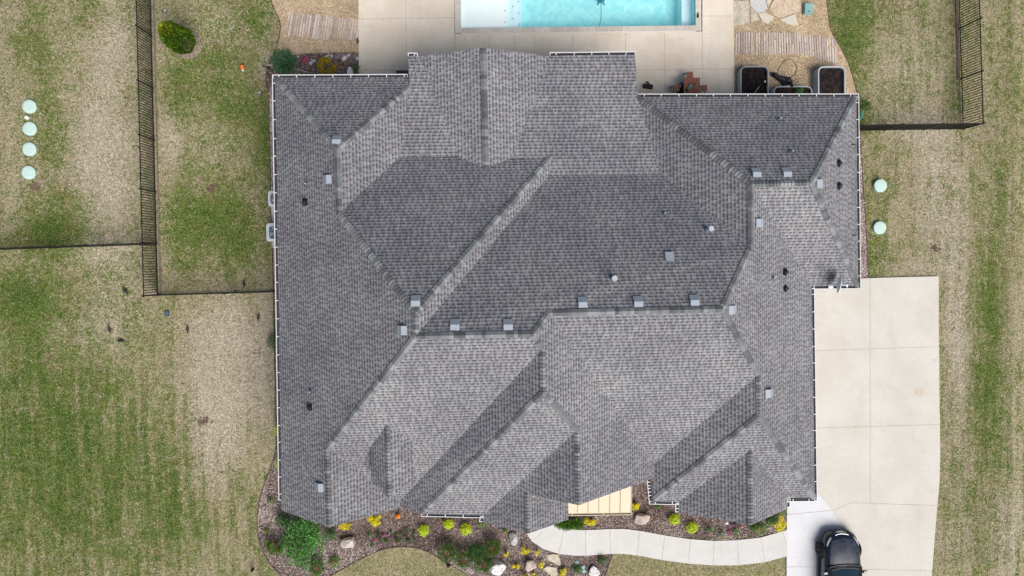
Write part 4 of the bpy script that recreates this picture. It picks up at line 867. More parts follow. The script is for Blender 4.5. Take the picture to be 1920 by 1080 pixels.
def f_ball(b): b.tube([(0, 0, .36), (0, 0, .39), (0, 0, .43), (0, 0, .46)], [.02, .05, .05, .02], 12); return WHT
small('garden_ball', 'small white ball on the soil of the left raised bed', 'ball', 1434, 153, f_ball, z=.4)
def f_bag(b):
    b.tube([(-.42, .28, .1), (-.3, .2, .18), (-.05, .04, .17), (.2, -.04, .16), (.36, -.1, .2), (.42, -.2, .25)], [.08, .11, .13, .17, .2, .12], 9); b.tube([(.38, -.1, .2), (.4, -.42, .5)], [.12, .07], 8); b.tube([(.1, -.1, .1), (.25, -.25, .1)], .1, 8); return BLACK
small('folded_cover', 'black crumpled cover draped beside the middle raised bed', 'cover', 1463, 149, f_bag, z=.1)
def ring(name, label, cat, pts, r, mat, z):
    b = MB(); P = [U(x, y, z) for x, y in pts]; b.tube(P, r, 6); return tag(b.build(name, mat), label, cat)
ring('wire_loop', 'thin brown wire loop on the gravel above the black cover', 'wire', [(1456, 140), (1463, 125), (1470, 115), (1481, 111), (1490, 116), (1495, 127), (1492, 138), (1484, 145), (1476, 150)], .012, plain('rust_wire', (.16, .10, .06)), .05)
ring('wire_loop', 'short curved wire right of the black cover', 'wire', [(1486, 153), (1492, 149), (1502, 147), (1512, 148)], .01, plain('rust_wire2', (.20, .13, .08)), .04)
ring('garden_hose', 'teal curved hose beside the right roof corner', 'hose', [(1608, 224), (1612, 223), (1616, 219), (1617, 213), (1616.5, 209)], .03, plain('teal_hose', (.05, .42, .42), .5), .15)
# ------------------------------------------------------------------ patio set
WOOD = NT('stained_wood'); _p = WOOD.pos(); _n = WOOD.noise(WOOD.scaled(_p, (14, 1.5, 1)), 1.5, 3); WOOD.color(WOOD.mix(WOOD.ramp(_n, .3, .7), (.20, .075, .045), (.34, .14, .075))); WOOD.rough(.5); WOOD = WOOD.mat
GREENM = plain('teal_frame', (.05, .20, .19), .5); DARK = plain('dark_fabric', (.02, .02, .022), .8)
tc = U(1297.2, 162.5, .9); table = empty('patio_table', (tc.x, tc.y, 0), 'square brown wooden patio table with slatted top between three stools', 'table')
b = MB()
for k in range(6): b.box((-.315 + k * .126, 0, .9), (.122, .76, .035))
b.box((0, .395, .897), (.80, .04, .04)); b.box((0, -.395, .897), (.80, .04, .04)); b.build('table_top', WOOD, table)
for sx, sy in ((-1, -1), (1, -1), (1, 1), (-1, 1)): b = MB(); b.bar((sx * .3, sy * .3, .88), (sx * .34, sy * .34, 0), .05); b.build('leg', GREENM, table)
b = MB(); b.box((0, 0, .3), (.62, .62, .03)); b.build('lower_shelf', DARK, table)
def stool(px, py, h, label):
    c = U(px, py, h); r = empty('patio_stool', (c.x, c.y, 0), label, 'stool', 'stools round the patio table'); P = []
    for q in range(4):
        for k in range(5): a = pi / 2 * q + pi / 2 * k / 4; P.append(((.145 - .05) * (1 if q in (0, 3) else -1) + cos(a) * .05, (.145 - .05) * (1 if q in (0, 1) else -1) + sin(a) * .05))
    b = MB(); b.prism(P, h - .04, h); b.build('seat', WOOD, r)
    for sx, sy in ((-1, -1), (1, -1), (1, 1), (-1, 1)): b = MB(); b.bar((sx * .11, sy * .11, h - .04), (sx * .17, sy * .17, 0), .03); b.build('leg', GREENM, r)
    b = MB(); b.tube([(cos(t * pi / 8) * .17, sin(t * pi / 8) * .17, .2) for t in range(17)], .01, 5, cap=False); b.build('foot_ring', GREENM, r)
stool(1293.8, 140, .65, 'wooden stool above the patio table'); stool(1268.5, 165, .65, 'wooden stool left of the patio table'); stool(1320, 165, .65, 'wooden stool right of the patio table')
def f_um(b): b.tube([(-.12, -.12, .96), (.02, .02, .98), (.1, .1, .97)], [.05, .09, .05], 10, 0); b.disc((-.14, -.13), .07, .92, .98, 14, 1); b.bar((.06, -.02, .95), (.24, .16, .97), .035, .03, 2); return [plain('sage', (.16, .28, .24), .5), BLACK, BLACK]
small('table_lamp', 'sage green lantern with black handle on the patio table', 'lantern', 1294, 163, f_um, z=.95)
def f_seat(b): b.box((0, 0, .2), (.5, .34, .06)); b.box((0, -.2, .08), (.56, .5, .1)); b.tube([(-.25, -.1, .2), (.1, -.25, .25), (.4, -.1, .2)], [.05, .1, .05], 8); return DARK
small('storage_cushion', 'black cushion pile between the table and the left stool', 'cushion', 1281, 172, f_seat, z=.1)
def f_grill(b):
    b.box((0, 0, .16), (.46, .2, .16), 0, taper=.9); b.box((0, .0, .25), (.42, .16, .03), 0)
    for k in (-.14, -.04, .06, .16): b.tube([(k, 0, .26), (k, 0, .3)], [.03, .02], 10, 0)
    b.tube([(0, .1, .2), (-.05, .22, .2)], [.04, .03], 8, 0); b.box((.13, .14, .1), (.12, .09, .05), 1); b.tube([(-.03, .12, .2), (-.03, .2, .1), (-.1, .24, .06)], .02, 6, 0); return [BLACK, WHT]
small('camp_stove', 'small black stove with white tag on the patio by the roof', 'stove', 1215.5, 161.5, f_grill, z=.2, rz=-.12)
def f_mat(b): b.box((0, 0, .25), (.5, .16, .5)); b.box((0, 0, .51), (.54, .2, .03)); return plain('brown_box', (.085, .05, .045), .7)
small('storage_box', 'dark brown box against the wall below the left patio', 'box', 754, 136.5, f_mat, z=.5)
def f_bottle(b): b.tube([(0, -.1, .12), (0, 0, .12), (.02, .12, .11)], [.045, .04, .02], 8); return BLACK
small('pool_torch', 'small black object lying on the right pool coping', 'pool gear', 1308.5, 29, f_bottle, z=.1)
# ------------------------------------------------------------------ plants
def leafball(b, c, rx, ry, rz, n, s, seed, tlo=0, thi=1, lump=.25, shell=.55, up=0.0, mi=0, asp=2.0, droop=0.0, top2=None):
    random.seed(seed); c = Vector(c)
    for i in range(n):
        while True:
            d = Vector((random.gauss(0, 1), random.gauss(0, 1), random.gauss(0, 1)))
            if d.length > .1: break
        d.normalize()
        if d.z < -.25: d.z = -d.z * .5
        L = 1 + lump * 1.6 * noise.noise(d * 2.2 + Vector((seed, 0, 0))); r = (shell + (1 - shell) * random.random() ** .5) * L
        p = c + Vector((d.x * rx * r, d.y * ry * r, d.z * rz * r)); o = (d + Vector((0, 0, up)) + Vector((random.gauss(0, .5), random.gauss(0, .5), random.gauss(0, .5)))).normalized()
        sd = o.cross(Vector((random.gauss(0, 1), random.gauss(0, 1), random.gauss(0, 1)))).normalized(); l = s * random.uniform(.6, 1.4); w_ = l / asp
        t = min(1, max(0, tlo + (thi - tlo) * random.random() ** 1.5))  # tones skewed dark: shadowed gaps and highlights put into the leaf colour
        if top2 is not None and (Vector((d.x * r, d.y * r)).length < top2 * random.uniform(.6, 1.3)) and d.z > 0: t = 2.2
        if asp >= 3:
            q = sd.cross(o) * w_ * .25
            b.face([p - o * l * .4, p + sd * w_ * .5 + q, p + o * l * .6, p - sd * w_ * .5 + q], mi, t)
        else:
            nn = (d + Vector((0, 0, .55)) + Vector((random.gauss(0, .38), random.gauss(0, .38), random.gauss(0, .3)))).normalized()
            e1 = nn.cross(Vector((random.gauss(0, 1), random.gauss(0, 1), random.gauss(0, 1)))).normalized(); e2 = nn.cross(e1)
            b.face([p - e1 * l * .45, p - e2 * w_ * .5, p + e1 * l * .55, p + e2 * w_ * .5], mi, t)
def clumps(b, c, rx, ry, rz, n, s, seed, k, **kw):
    rn = random.Random(seed); c = Vector(c)
    for i in range(k):
        a = rn.uniform(0, 6.28); q = rn.random() ** .5 * .78; f = rn.uniform(.26, .42)
        cc = c + Vector((cos(a) * rx * q, sin(a) * ry * q, rz * (.15 + .65 * (1 - q * q)) * rn.uniform(.6, 1.1) - rz * .3))
        dz = rn.uniform(-.12, .25); kk = dict(kw); kk['tlo'] = max(0, kw.get('tlo', 0) + dz); kk['thi'] = min(1, kw.get('thi', 1) + dz)
        leafball(b, cc, rx * f, ry * f, rz * f * 1.2, n // k, s, seed + i * 7, **kk)
YEL = foliage_mat('yellow_leaves', (.50, .40, .005), (.92, .82, .02)); LIME = foliage_mat('lime_leaves', (.33, .45, .005), (.66, .80, .02)); DGR = foliage_mat('dark_green_leaves', (.012, .05, .012), (.08, .22, .04))
PINE = foliage_mat('pine_needles', (.015, .055, .006), (.17, .34, .035), (.27, .16, .03)); GRN = foliage_mat('green_leaves', (.006, .028, .005), (.15, .42, .08)); ARB = foliage_mat('arborvitae', (.030, .085, .008), (.17, .29, .02), (.28, .28, .02)); GOLD = foliage_mat('gold_leaves', (.16, .10, .01), (.50, .36, .02))
BLUEG = foliage_mat('blue_green_grass', (.03, .10, .05), (.18, .34, .16)); PURP = foliage_mat('purple_flowers', (.18, .02, .12), (.60, .16, .42)); PINK = foliage_mat('pink_flowers', (.45, .04, .10), (.65, .12, .2)); DKRED = foliage_mat('dark_red_twigs', (.04, .015, .012), (.12, .04, .035))
JUN = foliage_mat('juniper', (.03, .10, .01), (.17, .36, .03)); STEM = plain('stem', (.12, .08, .05), .9)
def shrub(name, label, px, py, rpx, h, mat, n=500, s=.07, cat='shrub', seed=None, group=None, ry=None, zc=None, **kw):
    z = h * .6; c = U(px, py, z); sc_ = (CH - z) / CF; rx = rpx * sc_ * 1.16; ryy = (ry or rpx) * sc_ * 1.16; root = empty(name, (c.x, c.y, 0), label, cat, group)
    seed = seed if seed is not None else int(px * 7 + py * 13) % 999
    b = MB(); ck = kw.pop('ck', 0)
    if ck: clumps(b, (0, 0, h * .5), rx * .95, ryy * .95, h * .5, int(n * 1.6), s * .85, seed, ck, **kw)
    else: leafball(b, (0, 0, h * .5), rx * .92, ryy * .92, h * .5, int(n * 1.6), s * .85, seed, **kw)
    b.build('foliage', mat, root)
    t = MB(); random.seed(seed)
    for k in range(4): a = k * 1.6; t.tube([(0, 0, 0), (cos(a) * rx * .3, sin(a) * ryy * .3, h * .3), (cos(a) * rx * .6, sin(a) * ryy * .6, h * .6)], [.02, .014, .006], 5)
    t.build('stem', STEM, root); return root
LG = 'lime mounds in the front bed'
for px, py, r, lab in ((794, 995, 10, 'lime yellow mound nearest the large front lawn curve, left of the gutter'), (840.5, 982, 9.5, 'lime yellow mound half under the front gutter'), (873, 993, 10.5, 'lime yellow mound under the right end of the front gutter'),
                       (1265, 974, 10, 'round lime green mound right of the pink boulder'), (1298, 989.5, 11, 'round lime green mound touching the walkway bed centre')):
    shrub('mound_shrub', lab, px, py, r, .42, LIME, 800, .055, group=LG, lump=.28, shell=.7, tlo=.1)
for px, py, r, ry, lab, n in ((701.5, 975, 14, 12, 'bright yellow shrub below the left front gable rake', 800), (648, 986, 14, 8, 'flat bright yellow shrub under the left gable peak', 500), (1106, 978, 13, 9, 'yellow shrub right of the juniper below the metal porch roof', 500), (1192, 946, 8, 12, 'yellow shrub squeezed right of the metal porch roof', 420),
                        (950, 1038, 5.5, 6.5, 'tiny yellow plant above the white boulder', 160), (984, 1032, 10, 8, 'yellow plant left of the walkway start', 260), (1008, 1036, 6, 6, 'faint yellow plant next to the walkway start', 120), (967, 1058, 8, 9, 'yellow plant between the white and tan boulders', 220), (1014, 1058, 6.5, 8, 'yellow plant right of the tan boulder', 200),
                        (984, 1079, 8, 6, 'yellow plant at the bottom edge left', 160), (1003, 1079, 6, 6, 'yellow plant at the bottom edge beside the tan boulder', 120), (1057, 1070, 5.5, 9, 'yellow plant right of the lower flagstone', 200), (1052, 1079, 6, 4, 'yellow tuft at the bottom edge under the lower flagstone', 100)):
    shrub('yellow_shrub', lab, px, py, r, .38, YEL, n, .055, ry=ry, group='yellow shrubs in the front bed', lump=.5, shell=.4, ck=(11 if r > 9 else 6))
shrub('forsythia_bush', 'yellow flowering bush with green leaves at the driveway end of the front bed', 1459, 982, 15, .8, YEL, 900, .06, lump=.5, shell=.5, up=.4, ck=12); shrub('green_bush', 'green leafy bush behind the yellow one by the driveway', 1447, 976, 12, .75, DGR, 450, .07, lump=.4)
shrub('juniper_shrub', 'low dark juniper under the right gable rake', 1423, 990, 17, .5, PINE, 800, .06, ry=11, top2=.25); shrub('juniper_shrub', 'narrow juniper along the right gable rake', 1460, 960, 18, .5, PINE, 500, .06, ry=8, top2=.2)
shrub('juniper_shrub', 'long bright green spreading juniper beside the walkway under the porch roof', 1069, 983, 28, .4, JUN, 2200, .10, ry=11, lump=.25, asp=4, shell=.2)
for px, py, r, lab in ((838, 1035, 18, 'dwarf pine with reddish centre nearest the front lawn edge'), (870, 1049, 17, 'dwarf pine with orange tips, second from left'), (906, 1057, 18, 'dwarf pine beside the white boulder'), (924, 1026, 16, 'dwarf pine highest in its group, left of the white statue stone')):
    shrub('dwarf_pine', lab, px, py, r, .8, PINE, 1500, .075, group='dwarf pines in the front bed', top2=.30, lump=.3, shell=.35, asp=3.2, up=.3)
shrub('dark_shrub', 'dark blue green shrub between the four dwarf pines', 893, 1037, 17, .5, DGR, 700, .08)
shrub('big_green_shrub', 'largest leafy green shrub at the lower left corner of the house', 566, 1017, 37, 1.5, GRN, 5200, .085, ry=50, lump=.38, shell=.5, ck=34)
shrub('dwarf_pine', 'pine with rusty centre left of the big green shrub', 513, 1026, 16, .7, PINE, 1000, .09, ry=22, top2=.3, asp=3.2, ck=9); shrub('dwarf_pine', 'brownish green pine at the bottom right of the big green shrub', 594, 1063, 13, .7, PINE, 800, .09, ry=16, top2=.35, asp=3.2)
shrub('small_green_shrub', 'small dark green shrub beside the tan boulder on the left', 619, 1003, 11, .5, DGR, 420, .06); shrub('small_green_shrub', 'small green shrub with brown centre below the left boulder', 626, 1054, 11.5, .45, PINE, 420, .06, top2=.3)
shrub('small_green_shrub', 'tiny green plant in the mulch left of the house corner', 507, 938, 6.5, .3, PINE, 150, .05); shrub('small_green_shrub', 'dark shrub in the shade of the lower left gable', 529, 975, 12, .6, DGR, 350, .07); shrub('small_green_shrub', 'olive sprout at the left rim of the bed', 499, 995, 7, .3, PINE, 130, .05, top2=.5)
shrub('small_green_shrub', 'dark green shrub half under the left eave', 513, 641, 12, .6, DGR, 500, .06, ry=17); shrub('small_green_shrub', 'small green sprig under the left eave above the dark shrub', 517, 612, 4, .3, GRN, 90, .05, ry=8)
shrub('lime_shrub', 'yellow green shrub peeking from the left eave, upper', 524, 806, 9, .5, LIME, 350, .06, ry=15, group='yellow green shrubs under the left eave'); shrub('lime_shrub', 'yellow green shrub peeking from the left eave, lower', 525, 868, 9, .5, LIME, 320, .06, ry=13, group='yellow green shrubs under the left eave')
shrub('small_green_shrub', 'green shrub at the right end of the front gutter', 903, 981, 10, .35, JUN, 300, .05); shrub('small_green_shrub', 'small green shrub behind the grey statue stone', 948, 995, 5, .35, JUN, 120, .05)
shrub('small_green_shrub', 'green tuft in the mulch near the lowest lawn corner right', 1129, 1051, 8, .35, DGR, 220, .06); shrub('small_green_shrub', 'dark green tuft beside the teal lids', 1083, 1068, 9, .35, DGR, 240, .06); shrub('small_green_shrub', 'small green plant under the right front gutter', 1233, 950, 7, .3, JUN, 120, .05, ry=4)
shrub('flower_clump', 'green clump left of the purple flowers', 1330, 993, 7, .3, GRN, 180, .05, 'flowers'); shrub('flower_clump', 'green clump among purple flowers', 1379, 996, 7, .3, GRN, 180, .05, 'flowers')
shrub('flower_clump', 'purple flowers by the white ball light', 1368, 997, 8, .25, PURP, 170, .04, 'flowers', ry=9, lump=.7); shrub('flower_clump', 'purple flowers nearest the right gable rake', 1373, 984, 5, .25, PURP, 70, .04, 'flowers'); shrub('flower_clump', 'red pink flowers right of the white ball light', 1388, 988, 4, .25, PINK, 60, .04, 'flowers')
shrub('flower_clump', 'dark leaved plant left of the purple flowers', 1352, 1000, 10, .3, DGR, 160, .05, 'flowers', lump=.7)
random.seed(5)
for i in range(18):
    shrub('ground_cover_plant', 'dark green seedling scattered in the dark front bed left of the lime mounds', random.uniform(682, 785), random.uniform(990, 1022), random.uniform(3, 5.5), .16, DGR, 45, .045, 'plant', group='dark seedlings in the front bed', lump=.8)
for x, y in ((712, 1000), (727, 1002), (700, 1012), (735, 1008), (745, 1018), (708, 1021)):
    shrub('flower_clump', 'tiny pink flower tuft scattered in the dark front bed', x, y, 2.6, .2, PURP, 26, .035, 'flowers', group='tiny pink flowers', lump=.8)
shrub('flower_clump', 'purple pink flowers in the middle of the dark front bed', 718, 1004, 7, .25, PURP, 110, .035, 'flowers', ry=4, lump=.8)
for i, (x, y, r) in enumerate(((709, 1004, 5), (722, 1013, 5), (733, 997, 4), (742, 1012, 5), (697, 1021, 6), (751, 1000, 5), (764, 1013, 4), (706, 1011, 4))):
    shrub('ground_cover_plant', ('green', 'low green', 'tiny green', 'leafy', 'lower left', 'upper right', 'rightmost', 'reddish')[i] + ' seedling in the dark bed around the pink flowers', x, y, r, .18, DGR if i != 7 else PINK, 55, .045, 'plant', group='seedlings in the front bed', lump=.8)
shrub('grass_clump', 'blue green ornamental grass clump at the upper left bed', 533.5, 117, 22, .8, BLUEG, 1800, .16, 'ornamental grass', asp=6, up=.3, shell=.3); shrub('gold_bush', 'golden yellow bush in the upper left bed', 611, 123.5, 19, .8, GOLD, 1500, .07, ry=16, lump=.6, shell=.3, ck=13)
shrub('pink_bush', 'small pink bush between grass clump and golden bush', 570.5, 111.5, 6, .3, PINK, 160, .05, 'flowers'); shrub('variegated_plant', 'green and white plant at the patio corner', 667, 127, 6, .4, GRN, 120, .07, ry=11, lump=.7)
shrub('small_green_shrub', 'tuft of grass at the patio edge above the purple stone', 670, 76, 3, .2, DGR, 50, .05, ry=6); shrub('small_green_shrub', 'dark shrub right of the right roof corner', 1621, 197, 11, .7, DGR, 380, .09, asp=4, lump=.7); shrub('planter_greens', 'green herb growing in the middle raised bed', 1497, 172, 9, .6, DGR, 260, .06, 'plant')
# arborvitae
def arborvitae():
    base = U(354, 87); root = empty('arborvitae_tree', base, 'bright green conical arborvitae in a mulch ring on the left back lawn', 'tree'); h = 2.7
    b = MB(); random.seed(3)
    for i in range(7500):
        t = random.random() ** .8; z = .12 + t * (h - .12); r = .56 * (1 - t ** 2.4) ** .5 * (.55 + .45 * min(1, t * 5)) ; a = random.uniform(0, 2 * pi); r *= (1 + .22 * noise.noise((cos(a) * 2, sin(a) * 2, z * 1.5))) * (.7 + .3 * random.random() ** .4)
        p = Vector((cos(a) * r, sin(a) * r, z)); o = Vector((cos(a) * .6, sin(a) * .6, .8 + random.gauss(0, .3))).normalized(); sd = Vector((-sin(a), cos(a), random.gauss(0, .3))).normalized(); l = random.uniform(.07, .15)
        tn = random.uniform(0, 1); tn = 2.2 if (z > h * .86 and random.random() < .5) else tn
        b.face([p - o * l * .4, p + sd * l * .25, p + o * l * .6, p - sd * l * .25], 0, tn)
    b.build('crown', ARB, root); t = MB(); t.tube([(0, 0, -.05), (0, 0, 1.0), (0, 0, 2.2)], [.06, .04, .01], 8); t.build('trunk', STEM, root)
    ringp = [U(351 + cos(a) * 28 * (1 + .1 * noise.noise((cos(a), sin(a), 2))), 83 + sin(a) * 27 * (1 + .12 * noise.noise((cos(a), sin(a), 5))), .012) for a in [2 * pi * k / 30 for k in range(30)]]
    m = MB(); m.prism(ringp, -.03, .012); tag(m.build('mulch_ring', chips_ground('ring_mulch', [(.24, .19, .15), (.34, .28, .22), (.17, .13, .10), (.30, .26, .17)], 20, .5)), kind='structure')
arborvitae()
# ------------------------------------------------------------------ stones
def boulder(px, py, rx, ry, h, mat, label, seed, rz=0, name='boulder', cat='boulder', group=None, flat=.0, facet=True):
    c = U(px, py, h * .5); sc_ = (CH - h * .6) / CF; bm = bmesh.new(); bmesh.ops.create_icosphere(bm, subdivisions=3, radius=1)
    sx, sy = rx * sc_, ry * sc_
    random.seed(seed); PL = []
    for k in range(9):
        d = Vector((random.gauss(0, 1), random.gauss(0, 1), random.gauss(0, .8))).normalized(); PL.append((d, random.uniform(.44, .70)))
    PL.append((Vector((random.gauss(0, .35), random.gauss(0, .15), 1)).normalized(), .7))
    for v in bm.verts:
        p = v.co.copy()
        for d, k in PL:
            e = p.dot(d)
            if e > k: p -= d * (e - k) * .92
        p *= 1 + .05 * noise.noise(p * 3 + Vector((seed, 0, 0))); v.co = Vector((p.x * sx * 1.22, p.y * sy * 1.22, p.z * h * .75 + h * .35))
    me = bpy.data.meshes.new(name); bm.to_mesh(me); bm.free(); me.materials.append(mat); o = bpy.data.objects.new(name, me); COL.objects.link(o); o.location = (c.x, c.y, 0); o.rotation_euler = (0, 0, rz)
    return tag(o, label, cat, group)
TANR = stone_mat('tan_boulder', (.46, .38, .31), (.70, .66, .62)); WHR = stone_mat('white_boulder', (.60, .60, .58), (.74, .74, .73), (.12, .10, .12), 7, .60); PKR = stone_mat('pink_boulder', (.46, .36, .31), (.66, .56, .50)); GYR = stone_mat('grey_stone', (.36, .37, .36), (.54, .55, .54)); PUR = stone_mat('purple_stone', (.16, .12, .14), (.26, .20, .23))
boulder(653, 1018, 13, 12, .5, TANR, 'tan and white boulder left, between the small green shrubs', 3); boulder(934.5, 1063, 16, 14, .5, WHR, 'white boulder with black spots beside the dwarf pines', 8); boulder(994, 1062, 13, 14, .55, PKR, 'pinkish tan pointed boulder below the walkway start', 12)
boulder(1202, 971, 14.5, 11.5, .45, PKR, 'pink boulder right of the metal porch roof', 21, .1); boulder(1115, 1073, 10, 12, .3, WHR, 'pale grey stone at the bottom edge near the lawn', 31); boulder(961.5, 1013, 9, 12, .4, GYR, 'grey carved stone in front of the middle gable', 41)
for pts, lab in (([(1026, 1041), (1036, 1039), (1047, 1040), (1052, 1057), (1050, 1061), (1043, 1058), (1027, 1050)], 'upper beige flagstone below the walkway'), ([(1019, 1067), (1026, 1062), (1043, 1065), (1046, 1074), (1042, 1083), (1034, 1080)], 'lower beige flagstone below the walkway')):
    b = MB(); b.prism([U(*p, .08) for p in pts], .0, .08); tag(b.build('flagstone', FLAG), lab, 'flagstone', 'flagstones in the front bed')
for i, (x, y, r, m, lab) in enumerate(((633, 105.5, 7, PUR, 'largest purple grey stone at the gravel edge'), (646, 108, 6, WHR, 'white stone between two purple ones'), (661, 108, 5, PUR, 'purple grey stone near the patio'), (613, 107, 4, GYR, 'grey stone behind the golden bush'), (621, 105, 2.6, WHR, 'small white pebble left of the purple stone'),
                        (616, 103, 2, WHR, 'tiny white pebble above the golden bush'), (669, 109, 4, GYR, 'grey stone touching the patio edge'), (654, 104, 3, WHR, 'small white pebble above the white stone'), (583, 118, 5, GYR, 'flat grey stone left of the golden bush'), (588.5, 114.5, 3, WHR, 'small white stone by the golden bush'), (559, 106, 2.4, WHR, 'small white stone by the grass clump'), (655, 134.5, 7, plain('white_urn', (.78, .78, .78), .5), 'smooth white rounded stone at the left roof edge'))):
    boulder(x, y, r, r * (.85 if i != 11 else 1.1), .06 + r * .025, m, lab, 50 + i, name='garden_stone', cat='stone', group='stones in the upper left bed')
for x, y, lab in ((1081, 1053.5, 'upper of three teal valve lids in the mulch'), (1093, 1063, 'middle of three teal valve lids in the mulch'), (1094.5, 1070, 'lower of three teal valve lids in the mulch')):
    small('valve_lid', lab, 'valve lid', x, y, lambda b: (b.disc((0, 0), .09, 0, .07, 16, 0, .01), plain('valve_teal', (.24, .42, .40), .6))[1], 'teal valve lids')
def f_globe(b): b.tube([(0, 0, 0), (0, 0, .5)], .012, 6, 1); b.tube([(0, 0, .48), (0, 0, .5), (0, 0, .55), (0, 0, .6), (0, 0, .62)], [.03, .065, .085, .065, .02], 14, 0); return [plain('globe_white', (.66, .66, .74), .3), BLACK]
small('garden_globe', 'white garden globe on a stake by the purple flowers', 'garden globe', 1362.5, 980.5, f_globe, z=.55)
def f_pot(b): b.disc((0, 0), .1, 0, .25, 16, 0); b.disc((.01, 0), .075, .25, .26, 14, 1); return [BLACK, BLACK]
small('plant_pot', 'small black pot at the right gable rake', 'pot', 1381, 983, f_pot, z=.2)
def f_pump(b): b.tube([(0, 0, .02), (0, 0, .1), (0, 0, .18), (0, 0, .24)], [.07, .12, .11, .03], 12, 0); b.tube([(0, 0, .22), (.02, .02, .3)], .018, 6, 1); return [plain('pumpkin_orange', (.72, .22, .02), .5), STEM]
small('orange_pumpkin', 'orange pumpkin in the corner below the front valley', 'pumpkin', 746, 968, f_pump, z=.15)
def f_trel(b): b.bar((-1.1, .18, .3), (-.35, .1, .35), .03, .03, 1); b.bar((.0, .05, .35), (.75, -.18, .3), .03, .03, 1); b.bar((-1.35, .2, .1), (-.9, -.05, .12), .035, .035, 0); b.bar((.62, -.1, .1), (.7, -.25, .1), .03, .03, 0); return [BLACK, plain('pale_pole', (.55, .48, .45), .7)]
small('trellis_pole', 'thin pale poles lying behind the grass clump at the roof corner', 'pole', 548, 130, f_trel, z=.2)
# ------------------------------------------------------------------ car (points down-left lane, nose towards the house)
PAINT = NT('dark_blue_paint'); PAINT.color(PAINT.mix(PAINT.ramp(PAINT.noise(PAINT.pos(), 3, 3), .3, .7), (.012, .015, .026), (.018, .022, .038))); PAINT.rough(.28); PAINT.p.inputs['Metallic'].default_value = .35; PAINT.p.inputs['Coat Weight'].default_value = 1; PAINT.p.inputs['Coat Roughness'].default_value = .05; PAINT = PAINT.mat
DUST = NT('dusty_hood'); _q = DUST.noise(DUST.pos(), 4.5, 5, .6, .8); DUST.color(DUST.mix(DUST.ramp(_q, .36, .58), (.008, .012, .026), (.028, .037, .060))); DUST.rough(.42); DUST.p.inputs['Coat Weight'].default_value = .5; DUST.p.inputs['Coat Roughness'].default_value = .25; DUST = DUST.mat
CHROME = plain('chrome', (.6, .62, .65), .2, .9, var=.05); LENS = plain('headlight_lens', (.40, .43, .46), .12, .0, var=.2, spec=.8); TYRE = plain('tyre', (.012, .012, .013), .8); RIM = plain('rim', (.10, .10, .11), .35, .6)
